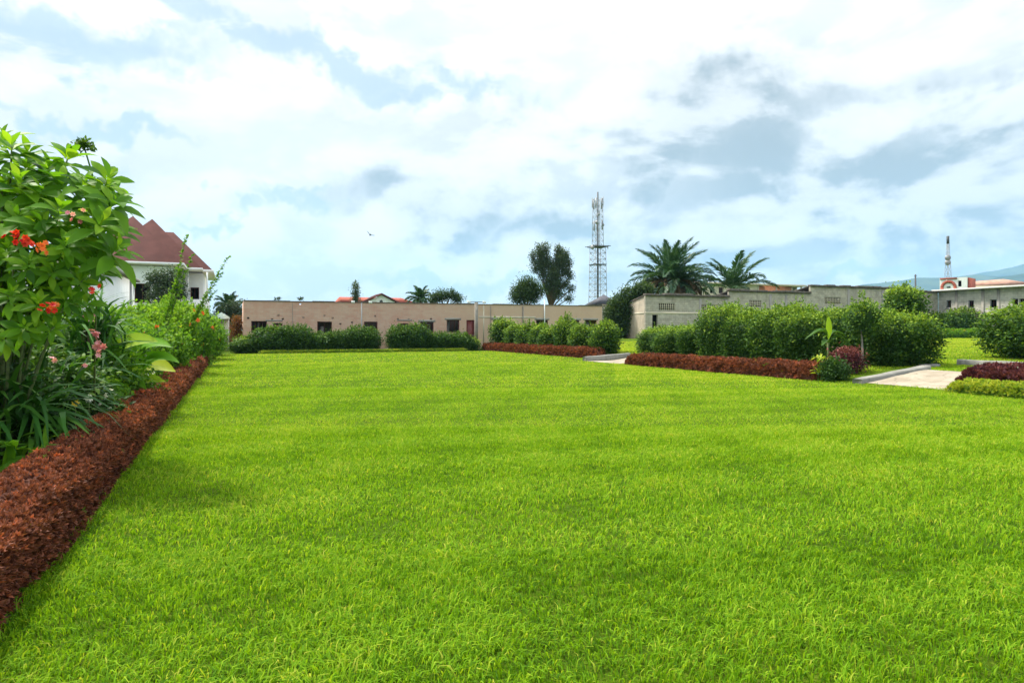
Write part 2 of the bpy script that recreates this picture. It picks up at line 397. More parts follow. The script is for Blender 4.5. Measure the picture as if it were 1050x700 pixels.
def ground_mat():
    m, t, out = mat_new('grass_ground'); g = t.node('ShaderNodeTexCoord').outputs['Object']
    n = t.noise(g, .35, 6, .6); f = t.noise(g, 9, 5, .7); ff = t.noise(g, 45, 4, .7)
    c = t.mix(t.rng(n, .32, .66), (.075, .145, .008), (.12, .175, .012))
    c = t.mix(t.rng(f, .38, .68), t.mix(1.0, c, (.6, .66, .6), 'MULTIPLY'), c)
    c = t.mix(t.math('MULTIPLY', t.rng(ff, .5, .75), .5), c, (.20, .29, .03))
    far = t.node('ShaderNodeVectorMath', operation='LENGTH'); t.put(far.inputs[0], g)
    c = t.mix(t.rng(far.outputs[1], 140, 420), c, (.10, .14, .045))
    t.put(out.inputs[0], princ(t, c, .95, .05, t.math('ADD', f, ff), .8, .05)); return m
M_['ground'] = ground_mat()
def grass_mat():
    m, t, out = mat_new('grass_blade')
    at = t.node('ShaderNodeAttribute', attribute_name='tint').outputs['Fac']
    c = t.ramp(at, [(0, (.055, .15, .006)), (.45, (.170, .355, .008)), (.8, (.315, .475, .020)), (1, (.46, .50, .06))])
    p = princ(t, c, .7, .12)
    tr = t.node('ShaderNodeBsdfTranslucent'); t.put(tr.inputs[0], t.mix(1.0, c, (1.3, 1.15, .6), 'MULTIPLY'))
    mx = t.node('ShaderNodeMixShader'); mx.inputs[0].default_value = .45
    t.put(mx.inputs[1], p); t.put(mx.inputs[2], tr.outputs[0]); t.put(out.inputs[0], mx.outputs[0]); return m
M_['grass'] = grass_mat()
def path_mat():
    m, t, out = mat_new('worn_concrete_path'); g = t.node('ShaderNodeTexCoord').outputs['Object']
    n = t.noise(g, 1.1, 6, .65); f = t.noise(g, 16, 5, .6)
    c = t.mix(t.rng(n, .3, .7), (.27, .225, .165), (.40, .35, .275))
    c = t.mix(t.math('MULTIPLY', t.rng(t.noise(g, 3.4, 5, .7), .58, .7), .55), c, (.15, .115, .08))
    vo = t.node('ShaderNodeTexVoronoi', feature='DISTANCE_TO_EDGE'); t.put(vo.inputs['Vector'], t.vmath('ADD', g, t.vmath('MULTIPLY', t.noise(g, 2.5, 4, out=1), (.5, .5, 0)))); vo.inputs['Scale'].default_value = 1.3
    c = t.mix(t.rng(vo.outputs[0], .01, .025, .4, 0), c, (.10, .09, .055))
    t.put(out.inputs[0], princ(t, c, .9, .2, f, .5, .02)); return m
M_['path'] = path_mat()
def hill_mat():
    m, t, out = mat_new('hill_forest'); g = t.node('ShaderNodeTexCoord').outputs['Object']
    c = t.mix(t.rng(t.noise(g, .004, 8, .65), .35, .65), (.03, .05, .04), (.075, .10, .06))
    t.put(out.inputs[0], princ(t, c, 1, .0)); return m
M_['hill'] = hill_mat()

# ------------------------------------------------------------------ ground, hills, path
def geo(a, b, n): return np.geomspace(a, b, n)
def vt(v, t): return A_R + DV * v + DU * t
gv = np.concatenate([-geo(60, 7000, 14)[::-1], np.arange(-58, -2, 4), np.arange(-2, 8, .25), np.arange(8, 60, 3), geo(60, 7000, 14)])
gt = np.concatenate([-geo(60, 7000, 14)[::-1], np.arange(-58, 80, 2), geo(80, 7000, 14)])
VV, TT = np.meshgrid(gv, gt)
GX = A_R[0] + VV * DV[0] + TT * DU[0]; GY = A_R[1] + VV * DV[1] + TT * DU[1]
gp = np.stack([GX, GY, ground_z(GX, GY)], -1); nr, nc = GX.shape
ii = (np.arange(nr - 1)[:, None] * nc + np.arange(nc - 1)[None])
gq = np.stack([ii, ii + 1, ii + nc + 1, ii + nc], -1).reshape(-1, 4)
tag(MB().add(gp, quads=gq).build('ground', M_['ground'], smooth_=True), kind='structure')

def hill(name, d, prof, depth, seed):
    """a mountain range: crest heights given as (px, py) seen at distance d, falling off in front and behind"""
    px = np.linspace(prof[0][0], prof[-1][0], 90); py = np.interp(px, [p[0] for p in prof], [p[1] for p in prof])
    x = (px - CX) / F * d; zc = H + (HY - py) * d / F
    a = np.linspace(-1, 1, 25); X, Aa = np.meshgrid(x, a)
    Z = zc[None] * (1 - np.abs(Aa) ** 1.3)
    pp = np.stack([X, d + Aa * depth, Z], -1)
    Z = Z * (1 + .12 * lump(pp * np.array([1, 1, 0]), .006, seed) * (np.abs(Aa) > .02) * np.minimum(1, np.abs(Aa) * 3)) + 8 * lump(pp, .02, seed + 1) * (zc[None] > 30)
    pp[..., 2] = np.maximum(Z, 0) - 3
    n, m = X.shape; i = np.arange(n - 1)[:, None] * m + np.arange(m - 1)[None]
    return tag(MB().add(pp, quads=np.stack([i, i + 1, i + m + 1, i + m], -1).reshape(-1, 4)).build(name, M_['hill'], smooth_=True), kind='structure')
hill('hill', 4300, [(780, 338), (840, 299), (890, 291), (940, 285), (1000, 281), (1060, 283), (1200, 280), (1400, 290), (1500, 330)], 900, 3)
hill('hill_beside', 3300, [(975, 338), (1000, 291), (1030, 282), (1050, 279), (1150, 270), (1300, 285), (1450, 330)], 700, 5)
hill('mountain', 5800, [(900, 338), (960, 290), (1000, 281), (1030, 275), (1050, 271), (1120, 262), (1250, 262), (1400, 300), (1480, 330)], 1000, 9)

def sheet(name, v0, v1, t0, t1, mat, dz, wob=.05, seed=1):
    nv, nt = max(3, int((v1 - v0) / .15)), max(3, int((t1 - t0) / .15))
    v, t = np.meshgrid(np.linspace(v0, v1, nv), np.linspace(t0, t1, nt))
    e = wob * lump(np.stack([v, t, 0 * v], -1), 4, seed)
    v = v + e * ((v == v0) | (v == v1)); t = t + e * ((t == t0) | (t == t1))
    x = A_R[0] + v * DV[0] + t * DU[0]; y = A_R[1] + v * DV[1] + t * DU[1]
    p = np.stack([x, y, ground_z(x, y) + dz], -1); i = np.arange(nt - 1)[:, None] * nv + np.arange(nv - 1)[None]
    return tag(MB().add(p, quads=np.stack([i, i + 1, i + nv + 1, i + nv], -1).reshape(-1, 4)).build(name, mat, smooth_=True), kind='structure')
PATHS = [(.30, 2.75, -4.0, -1.32), (-.15, 2.6, 11.0, 13.9)]
sheet('path', *PATHS[0], M_['path'], .012)
sheet('path_far', *PATHS[1], M_['path'], .012, seed=4)

def kerb(label, v0, v1, t0, t1, hgt, n=9, cap=.0):
    """a low concrete kerb following the ground between two corners of the v/t grid"""
    along_v = (v1 - v0) > (t1 - t0); mb = MB(); rows = []
    ca, cb = vt(v0, t0), (vt(v1, t0) if along_v else vt(v0, t1)); h0, h1 = gz(*ca[:2]) + hgt, gz(*cb[:2]) + hgt
    for k in range(n):
        f = k / (n - 1); w = .012 * math.sin(k * 2.1)
        a, b = ((vt(v0 + f * (v1 - v0), t0 + w), vt(v0 + f * (v1 - v0), t1 + w)) if along_v else (vt(v0 + w, t0 + f * (t1 - t0)), vt(v1 + w, t0 + f * (t1 - t0))))
        c = (a + b) / 2; g = gz(c[0], c[1]) - .1; h = h0 + (h1 - h0) * f + .006 * math.sin(k * 1.7)
        bv = .02
        rows.append([[*a[:2], g - .15], [*a[:2], h - bv], [*(a + (b - a) * .12)[:2], h], [*(b + (a - b) * .12)[:2], h], [*b[:2], h - bv], [*b[:2], g - .15]])
    v = np.array(rows); q = []; 
    for k in range(n - 1):
        for j in range(6): q.append([k * 6 + j, k * 6 + (j + 1) % 6, (k + 1) * 6 + (j + 1) % 6, (k + 1) * 6 + j])
    e = (n - 1) * 6
    q += [[0, 1, 4, 5], [1, 2, 3, 4], [e, e + 5, e + 4, e + 1], [e + 1, e + 4, e + 3, e + 2]]
    o = mb.add(v, quads=q).build('concrete_kerb', M_['kerb']); return tag(o, label, 'kerb', 'concrete kerbs along the lawn edge')
kerb('sloping grey concrete kerb along the left side of the near pale path', .2, 2.9, -1.30, -.98, .12)
kerb('short low kerb stub flush in the grass beyond the near path', 3.75, 4.4, -.5, -.22, .08)
kerb('straight low kerb in the grass in front of the right end shrub', 5.45, 5.7, -3.2, -.3, .17)
kerb('grey stone kerb of the far path between the two red hedges', -.1, 2.4, 14.0, 14.3, .2)
o = MB().box(-.28, .28, -.2, .2, -.05, .07).build('concrete_slab', M_['kerb']); p = vt(4.35, -2.6); o.location = (p[0], p[1], gz(p[0], p[1])); o.rotation_euler[2] = TH
tag(o, 'small pale concrete slab in the grass behind the plum hedge', 'slab')

# flower bed soil
def strip(name, s0, s1, a, b, mat, dz):
    n = int((s1 - s0) / 1.0) + 2; s = np.linspace(s0, s1, n)
    l = F_L + DU * s[:, None] - DV * a; r = F_L + DU * s[:, None] - DV * b
    v = np.stack([l, r], 1); v[..., 2] = dz; i = np.arange(n - 1) * 2
    return tag(MB().add(v, quads=np.stack([i, i + 1, i + 3, i + 2], -1)).build(name, mat), kind='structure')
strip('flower_bed_soil', -4, 41.4, -.06, 6.5, M_['soil'], .012)

# ------------------------------------------------------------------ grass
E0 = np.array([-17.3, 42, 0])
def in_lawn(x, y, field=False):
    dl = (x - F_L[0]) * DV[0] + (y - F_L[1]) * DV[1]
    back = (x - E0[0]) * DU[0] + (y - E0[1]) * DU[1]
    v = (x - A_R[0]) * DV[0] + (y - A_R[1]) * DV[1]; t = (x - A_R[0]) * DU[0] + (y - A_R[1]) * DU[1]
    ok = (dl > .035 + .03 * np.sin(t * 5) + .03 * np.sin(t * 13)) & (back < -.1)
    for a, b, c, d in PATHS: wb = .09 * lump(np.stack([v, t, 0 * v], -1), 6, 77) + .05; ok &= ~((v > a + wb + .06) & (v < b - wb) & (t > c) & (t < d + 1))
    ok &= ~((v > .2) & (v < 2.95) & (t > -1.32) & (t < -1.0))
    if not field: ok &= v < 7
    return ok
def blades(mb, d0, d1, dens, h, w, segs, kmin=-.8, kmax=.8, margin=1.2, field=False, seed=1):
    r = np.random.default_rng(seed)
    area = ((kmax - kmin) * (d1 ** 2 - d0 ** 2) / 2 + 2 * margin * (d1 - d0)); n = int(area * dens)
    y = np.sqrt(r.uniform(0, 1, n) * (d1 ** 2 - d0 ** 2) + d0 ** 2); x = r.uniform(kmin * y - margin, kmax * y + margin)
    k = in_lawn(x, y, field); x, y = x[k], y[k]; n = len(x); P = np.stack([x, y, ground_z(x, y)], -1)
    q = np.stack([x, y, 0 * x], -1)
    a1 = lump(q, 5.5, 1); a2 = lump(q, 1.6, 2); a3 = lump(q, .5, 3); a4 = lump(q, 17., 4)
    ang = 2.2 * a1 + 1.5 * a2 + 2.2 * a4 + r.normal(0, 1.5, n)
    lean = np.clip(.8 + .4 * a4 + .25 * r.normal(size=n), .1, 1.6)
    hh = h * np.clip(.8 + .25 * a1 + .2 * a4 + .25 * r.normal(size=n), .3, 1.8)
    D = np.stack([np.cos(ang), np.sin(ang), 0 * ang], -1); fa = r.uniform(0, 6.3, n); hh = np.where((a4 + .4 * a1 < -.8) & (r.uniform(size=n) < .7), hh * .3, hh)
    S = np.stack([np.cos(fa), np.sin(fa), 0 * fa], -1) * (w * r.uniform(.6, 1.3, n))[:, None] / 2
    tint = np.clip((.45 + .08 * a2 + .10 * a3 + .12 * a1 + .14 * a4 + .22 * r.normal(size=n) + .10 * smooth(5, 12, y) + .12 * smooth(16, 42, y) + .16 * field) + (r.uniform(size=n) > .985) * .5, 0, 1)  # tint rises with distance: sunlit blade tips painted into the colour
    tip = P + D * (lean * hh)[:, None] + UP * (hh * np.clip(1.15 - .45 * lean, .25, 1))[:, None]
    if segs == 1:
        v = np.stack([P - S, P + S, tip], 1).reshape(-1, 3); i = np.arange(n)[:, None] * 3 + np.arange(3)
        mb.add(v, tris=i, tint=tint.repeat(3))
    else:
        mid = P + D * (lean * hh * .3)[:, None] + UP * (hh * .62)[:, None]
        v = np.stack([P - S * .8, P + S * .8, mid - S, mid + S, tip], 1).reshape(-1, 3); b = np.arange(n)[:, None] * 5
        mb.add(v, quads=b + np.array([0, 1, 3, 2]), tris=b + np.array([2, 3, 4]), tint=tint.repeat(5))
    return n
mb = MB()
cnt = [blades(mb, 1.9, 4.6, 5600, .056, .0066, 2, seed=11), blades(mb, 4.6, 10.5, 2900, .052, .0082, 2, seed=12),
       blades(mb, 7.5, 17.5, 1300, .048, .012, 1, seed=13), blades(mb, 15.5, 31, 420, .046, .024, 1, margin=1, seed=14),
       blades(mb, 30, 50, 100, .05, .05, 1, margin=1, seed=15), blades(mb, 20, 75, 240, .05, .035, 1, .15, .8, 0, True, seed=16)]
print('blades', cnt)
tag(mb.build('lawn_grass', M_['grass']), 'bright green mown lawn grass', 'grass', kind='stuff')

# ------------------------------------------------------------------ hedges and shrubs
def hedge_row(name, p0, p1, width, height, mat, label, cat, zones, seed, group=None, side=1.0, leafk='small', tmean=.42, tsd=.22):
    """clipped low hedge from p0 to p1 (foot line of its front), going back from it by `width`; zones: (s0, s1, clumps per m2, leaves, leaf length)"""
    r = np.random.default_rng(seed); p0 = np.asarray(p0, float); p1 = np.asarray(p1, float)
    Ln = np.linalg.norm((p1 - p0)[:2]); du = (p1 - p0) / Ln; du[2] = 0; sd_ = np.array([du[1], -du[0], 0]) * side     # sd_ points to the back
    def surf(s, ph, k):
        c, s_ = np.cos(ph), np.sin(ph); q = np.stack([s, 3 * c, 3 * s_], -1)
        bump = 1 + .10 * lump(q, 2.2, seed) + .06 * lump(q, 6, seed + 1)
        end = np.sqrt(np.clip(np.minimum(s, Ln - s) / (.3 * width + .1), .05, 1))
        a = np.sign(c) * np.abs(c) ** .55 * width / 2 * k * bump * (.6 + .4 * end); z = np.sign(s_) * np.abs(s_) ** .55 * height * k * bump * end
        P = p0 + du * s[:, None] + sd_ * (width / 2 + a)[:, None]
        P[:, 2] = ground_z(P[:, 0], P[:, 1]) + np.maximum(z, .01)
        Nn = sd_ * (c / width)[:, None] * height + UP * np.maximum(s_, -.1)[:, None]
        return P, unit(Nn)
    mb = MB()
    ns = max(12, int(Ln / .25)); s = np.linspace(0.03, Ln - .03, ns); ph = np.linspace(0, np.pi, 13)
    Sg, Pg = np.meshgrid(s, ph, indexing='ij'); P, _ = surf(Sg.ravel(), Pg.ravel(), .84)
    i = np.arange(ns - 1)[:, None] * 13 + np.arange(12)[None]
    mb.add(P, quads=np.stack([i, i + 1, i + 14, i + 13], -1).reshape(-1, 4), tint=.12)  # solid core in a dark leaf tint: shade inside the hedge painted in
    for s0, s1, dens, nl, ll in zones:
        s1 = min(s1, Ln); n = int((s1 - s0) * (width + 2 * height) * dens)
        if n <= 0: continue
        s = r.uniform(s0, s1, n); ph = r.uniform(-.06, np.pi + .06, n); P, Nn = surf(s, ph, 1 - np.abs(r.normal(0, .07, n)))
        P = P.repeat(nl, 0); Nn = Nn.repeat(nl, 0); m = len(P)
        D = unit(Nn * .8 + rdir(m, r) * .85 + UP * .3)
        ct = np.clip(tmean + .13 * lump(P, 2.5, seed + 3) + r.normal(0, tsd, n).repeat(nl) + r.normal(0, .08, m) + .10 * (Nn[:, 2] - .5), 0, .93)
        ct = np.where((r.uniform(size=n) > .995).repeat(nl), 1, ct)
        leaves(mb, P + rdir(m, r) * ll * .1, D, ll * r.uniform(.7, 1.3, m), ll * .45 * r.uniform(.8, 1.2, m), leafk, ct, N=unit(UP + .8 * r.normal(size=(m, 3))))
    o = mb.build(name, mat)
    return tag(o, label, cat, group)

LH = F_L + DU * 38.5
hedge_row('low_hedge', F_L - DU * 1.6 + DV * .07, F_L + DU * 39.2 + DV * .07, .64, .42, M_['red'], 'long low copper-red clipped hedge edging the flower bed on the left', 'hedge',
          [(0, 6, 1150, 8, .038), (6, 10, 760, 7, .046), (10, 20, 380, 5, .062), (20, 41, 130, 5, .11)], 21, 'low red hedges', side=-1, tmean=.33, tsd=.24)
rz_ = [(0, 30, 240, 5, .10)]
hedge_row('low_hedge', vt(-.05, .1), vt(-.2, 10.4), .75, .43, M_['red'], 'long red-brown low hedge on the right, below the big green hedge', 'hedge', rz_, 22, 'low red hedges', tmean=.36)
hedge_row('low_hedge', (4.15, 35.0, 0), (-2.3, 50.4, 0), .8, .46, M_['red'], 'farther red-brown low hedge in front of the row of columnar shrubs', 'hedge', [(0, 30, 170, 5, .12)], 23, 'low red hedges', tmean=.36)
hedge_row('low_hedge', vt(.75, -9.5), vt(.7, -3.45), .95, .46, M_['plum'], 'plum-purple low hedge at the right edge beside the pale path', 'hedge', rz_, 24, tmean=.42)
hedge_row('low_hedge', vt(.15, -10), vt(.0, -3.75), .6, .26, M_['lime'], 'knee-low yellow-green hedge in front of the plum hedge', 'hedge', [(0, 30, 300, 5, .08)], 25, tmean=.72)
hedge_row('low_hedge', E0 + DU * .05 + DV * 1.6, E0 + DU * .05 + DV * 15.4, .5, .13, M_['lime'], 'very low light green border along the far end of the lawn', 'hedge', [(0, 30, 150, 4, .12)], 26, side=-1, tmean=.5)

def shrub_mb(rx, ry, h, n, leaf, seed, ex=2.8, shoots=10, base=.0, tb=.30, top=.48, k=12, kind='small', rough=.16, aspect=.62, cr=None):
    """one shrub: a lumpy rounded block of leaf clumps with shoots standing out of its top"""
    r = np.random.default_rng(seed); mb = MB(); rz = (h - base) / 2; C = np.array([0, 0, base + rz])
    def surf(d, f):
        s = 1 / (np.abs(d[:, 0]) ** ex + np.abs(d[:, 1]) ** ex + np.abs(d[:, 2]) ** ex) ** (1 / ex)
        b = 1 + rough * lump(d, 3.2, seed) + rough * .6 * lump(d, 8, seed + 1)
        P = d * (s * b * f)[:, None] * np.array([rx, ry, rz]) + C; P[:, 2] = np.maximum(P[:, 2], .03); return P
    la, lo = 11, 18; d = np.array([[math.sin(a) * math.cos(b), math.sin(a) * math.sin(b), math.cos(a)] for a in np.linspace(.01, math.pi - .01, la) for b in np.arange(lo) * 2 * math.pi / lo])
    q = [[i * lo + j, i * lo + (j + 1) % lo, (i + 1) * lo + (j + 1) % lo, (i + 1) * lo + j] for i in range(la - 1) for j in range(lo)]
    mb.add(surf(d, .74), quads=q, tint=.12)  # inner core tinted darker, so the inner shade is put into its colour
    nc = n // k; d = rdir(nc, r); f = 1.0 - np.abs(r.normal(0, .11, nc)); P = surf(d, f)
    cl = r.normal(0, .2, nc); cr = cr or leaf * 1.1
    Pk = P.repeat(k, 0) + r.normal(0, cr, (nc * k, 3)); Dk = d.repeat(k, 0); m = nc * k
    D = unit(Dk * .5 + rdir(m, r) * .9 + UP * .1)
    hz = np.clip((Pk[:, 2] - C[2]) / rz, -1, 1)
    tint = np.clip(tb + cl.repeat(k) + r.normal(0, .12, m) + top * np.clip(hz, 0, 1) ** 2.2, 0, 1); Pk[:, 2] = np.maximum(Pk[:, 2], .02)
    leaves(mb, Pk, D, leaf * r.uniform(.7, 1.3, m), leaf * aspect * r.uniform(.8, 1.2, m), kind, tint)
    for _ in range(shoots):
        a = r.uniform(0, 6.3); q_ = r.uniform(0, .85); p = surf(unit(np.array([[q_ * math.cos(a), q_ * math.sin(a), .9]])), np.array([.97]))[0]
        L = r.uniform(.15, .6) * min(1, h / 2) ; m = 22; t = r.uniform(0, 1, m); ax = unit(np.array([r.normal(0, .18), r.normal(0, .18), 1]))
        leaves(mb, p + ax * (t * L)[:, None], unit(rdir(m, r) + ax * .7), leaf * (1.1 - .4 * t), leaf * .5, kind, np.clip(.7 + .15 * r.normal(size=m), 0, 1))
    return mb
def shrub(p, mesh, label, cat='shrub', group=None, rz=0., sc=(1, 1, 1), name='shrub'):
    o = bpy.data.objects.new(name, mesh); COL.objects.link(o); o.location = tuple(p); o.rotation_euler[2] = rz; o.scale = sc
    return tag(o, label, cat, group)

# the big green hedge on the right: nine shrubs grown together
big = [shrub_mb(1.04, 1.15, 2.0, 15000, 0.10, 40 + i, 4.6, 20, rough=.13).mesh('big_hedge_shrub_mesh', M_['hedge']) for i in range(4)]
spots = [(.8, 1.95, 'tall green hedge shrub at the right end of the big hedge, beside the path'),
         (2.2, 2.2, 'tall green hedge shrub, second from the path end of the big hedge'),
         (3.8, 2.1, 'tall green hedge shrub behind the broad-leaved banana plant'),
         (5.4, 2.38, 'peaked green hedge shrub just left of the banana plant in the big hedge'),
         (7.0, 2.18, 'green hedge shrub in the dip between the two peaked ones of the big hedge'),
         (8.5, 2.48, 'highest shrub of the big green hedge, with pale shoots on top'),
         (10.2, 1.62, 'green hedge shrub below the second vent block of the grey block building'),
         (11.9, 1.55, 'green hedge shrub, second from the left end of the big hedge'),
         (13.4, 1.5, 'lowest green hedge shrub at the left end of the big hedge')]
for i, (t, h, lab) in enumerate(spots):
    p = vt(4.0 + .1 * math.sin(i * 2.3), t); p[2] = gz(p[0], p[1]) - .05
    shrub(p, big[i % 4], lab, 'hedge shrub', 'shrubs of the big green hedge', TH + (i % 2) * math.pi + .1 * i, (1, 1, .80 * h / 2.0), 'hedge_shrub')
# columnar shrubs in front of the brick building's right half
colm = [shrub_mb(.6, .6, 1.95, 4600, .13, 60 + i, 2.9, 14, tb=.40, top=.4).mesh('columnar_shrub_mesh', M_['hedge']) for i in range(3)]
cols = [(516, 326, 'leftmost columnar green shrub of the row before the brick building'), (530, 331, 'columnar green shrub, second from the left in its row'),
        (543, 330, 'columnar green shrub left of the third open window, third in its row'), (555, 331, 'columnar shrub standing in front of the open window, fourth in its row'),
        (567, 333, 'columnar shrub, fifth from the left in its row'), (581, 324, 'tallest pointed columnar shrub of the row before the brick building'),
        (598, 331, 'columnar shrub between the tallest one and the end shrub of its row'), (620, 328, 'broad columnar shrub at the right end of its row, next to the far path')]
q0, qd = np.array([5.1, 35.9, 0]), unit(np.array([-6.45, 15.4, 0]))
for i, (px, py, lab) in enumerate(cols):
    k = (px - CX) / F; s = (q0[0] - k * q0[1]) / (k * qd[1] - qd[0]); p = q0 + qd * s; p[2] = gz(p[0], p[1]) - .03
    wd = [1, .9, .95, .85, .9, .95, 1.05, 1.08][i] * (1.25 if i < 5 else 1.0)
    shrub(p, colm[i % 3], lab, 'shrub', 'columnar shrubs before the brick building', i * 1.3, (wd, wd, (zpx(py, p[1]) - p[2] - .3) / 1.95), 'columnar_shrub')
# dark hedge blocks along the far end of the lawn
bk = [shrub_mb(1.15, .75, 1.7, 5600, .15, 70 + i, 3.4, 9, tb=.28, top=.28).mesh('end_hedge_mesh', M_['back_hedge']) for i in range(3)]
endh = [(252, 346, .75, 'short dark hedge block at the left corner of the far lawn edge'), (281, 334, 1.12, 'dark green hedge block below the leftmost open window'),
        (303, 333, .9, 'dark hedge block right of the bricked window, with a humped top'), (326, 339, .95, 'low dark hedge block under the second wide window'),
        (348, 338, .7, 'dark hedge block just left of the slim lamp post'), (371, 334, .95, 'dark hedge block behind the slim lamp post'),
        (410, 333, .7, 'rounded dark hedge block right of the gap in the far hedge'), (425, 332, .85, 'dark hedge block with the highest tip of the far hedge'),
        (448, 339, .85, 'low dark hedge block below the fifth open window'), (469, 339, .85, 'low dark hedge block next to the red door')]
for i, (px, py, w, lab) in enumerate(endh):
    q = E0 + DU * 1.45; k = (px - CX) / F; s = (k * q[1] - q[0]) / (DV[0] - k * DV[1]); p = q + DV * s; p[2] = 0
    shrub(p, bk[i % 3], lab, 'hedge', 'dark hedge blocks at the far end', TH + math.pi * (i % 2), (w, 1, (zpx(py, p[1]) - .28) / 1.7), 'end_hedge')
# shrubs of the field on the right
fm = shrub_mb(1.9, 1.5, 2.4, 5000, .22, 81, 2.6, 12, tb=.35, top=.3).mesh('field_shrub_mesh', M_['hedge'])
for px, d, w, h, lab in [(914, 71, .8, 1.05, 'dark rounded shrub on the far field beside the big hedge'), (958, 72, .75, .95, 'round shrub in the middle of the far field edge'),
                         (985, 70, .95, 1.1, 'wide green shrub on the far field left of the right end shrub'), (1018, 70, 1., 1.15, 'far field shrub half hidden behind the right end shrub')]:
    shrub(pos(px, d), fm, lab, 'shrub', 'shrubs on the far field edge', px, (w, 1, h), 'field_shrub')
fl = hedge_row('flower_border', pos(880, 66), pos(1040, 60), 1.6, .75, M_['garden'], 'low flowering border in front of the far field shrubs', 'flower border', [(0, 60, 26, 5, .2)], 83, tmean=.5)
r_ = np.random.default_rng(5); fb = MB(); n = 240; fp = np.stack([pos(880 + u * 160, 65.6 - u * 6) for u in r_.uniform(0, 1, n)]); fp[:, 2] += r_.uniform(.3, .75, n)
leaves(fb, fp.repeat(4, 0), rdir(n * 4, r_), .16, .13, 'small', r_.uniform(0, 1, n * 4)); fb.build('blossom', M_['flower_orange'], fl)
rb = shrub_mb(1.4, 1.3, 2.05, 17000, .11, 85, 4.2, 16).mesh('end_shrub_mesh', M_['hedge'])
p = pos(1064, 23.6); shrub(p, rb, 'tall square-clipped green shrub cut by the right edge of the picture', 'hedge shrub', 'shrubs of the right end hedge', TH, (1, 1, .80), 'hedge_shrub')
# small plants at the near path
p = vt(1.42, .28); p[2] = gz(p[0], p[1]); shrub(p, shrub_mb(.44, .44, .66, 2600, .075, 91, 2.3, 4).mesh('plum_ball_mesh', M_['plum']), 'round plum-red ball shrub beside the sloping kerb', 'shrub', name='ball_shrub')
p = pos(856, 19.7); shrub(p, shrub_mb(.33, .33, .58, 2200, .07, 92, 2.2, 3, tb=.15, top=.1).mesh('dark_ball_mesh', M_['back_hedge']), 'small dark green ball shrub beside the plum ball', 'shrub', name='ball_shrub')
def stalk_leaves(name, p, label, cat, mat, stems, lv, extra=None):
    """a plant with bare stems and single large leaves: lv = (base, direction, length, width, tint, kind, droop)"""
    e = empty(name, p, label, cat); mb = MB()
    for pts, rr in stems: mb.tube(pts, rr, 6)
    if stems: mb.build('stem', M_['twig'], e)
    for b, d, L, w, ti, kd, dr in lv:
        m = MB(); leaves(m, [b], [d], [L], [w], kd, [ti], N=np.array([[-.15 * d[1], -1 if abs(d[2]) > .8 else -.2, 1 if abs(d[2]) <= .8 else .2]]), droop=dr); m.build('leaf', M_['hedge'] if name == 'banana_plant' and ti < .5 else mat, e, True)
    return e
p = vt(1.75, 1.3); p[2] = gz(*p[:2])
stalk_leaves('banana_plant', p, 'young banana plant with one upright pale leaf in front of the big hedge', 'banana plant', M_['paddle'], [([(0, 0, 0), (.01, 0, .5), (0, .02, .95)], [.05, .04, .03])],
             [((0, 0, .85), (-.02, -.1, 1), .85, .2, .7, 'paddle', .25), ((0, 0, .9), (-.9, -.1, .42), .7, .2, .42, 'paddle', 2.4), ((.02, 0, .9), (.85, .1, .55), .6, .2, .42, 'paddle', 2.2),
              ((.02, 0, .8), (.9, -.35, .25), .65, .2, .42, 'paddle', 2.2), ((0, .02, .75), (-.6, -.7, .3), .5, .2, .42, 'paddle', 2.)])
p = pos(842, 19.9)
e = empty('croton_plant', p, 'small yellow-leaved plant at the end of the right red hedge', 'plant'); m = MB(); n = 60; r_ = np.random.default_rng(6)
m.tube([(0, 0, 0), (.02, 0, .3), (-.02, 0, .62)], [.02, .015, .01], 5); m.build('stem', M_['twig'], e); m = MB()
leaves(m, np.stack([r_.normal(0, .09, n), r_.normal(0, .09, n), r_.choice([.22, .3, .62, .66], n)], -1), rdir(n, r_) + UP * .3, .2, .07, 'mid', r_.uniform(.3, 1, n)); m.build('foliage', M_['lime'], e)
p = vt(2.35, .55); p[2] = gz(*p[:2])
e = empty('young_tree', p, 'thin pale-stemmed young tree before the path end of the big hedge', 'tree'); m = MB(); m.tube([(0, 0, 0), (.02, 0, .5), (-.01, .02, 1.1), (.02, .1, 1.6)], [.035, .03, .025, .015], 7); m.build('trunk', M_['post'], e)
shrub_mb(.42, .36, 1.95, 1500, .1, 95, 2.2, 5, base=1.1).build('crown', M_['hedge'], e)
p = pos(927, 37)
e = empty('round_tree', p, 'round-topped light green tree rising behind the right part of the big hedge', 'tree'); m = MB(); m.tube([(0, 0, 0), (.05, 0, 1.2), (0, 0, 2.6)], [.09, .08, .04], 7); m.build('trunk', M_['bark'], e)
shrub_mb(.8, .8, 2.9, 5000, .15, 96, 2.3, 6, base=1.3, tb=.4).build('crown', M_['hedge'], e)

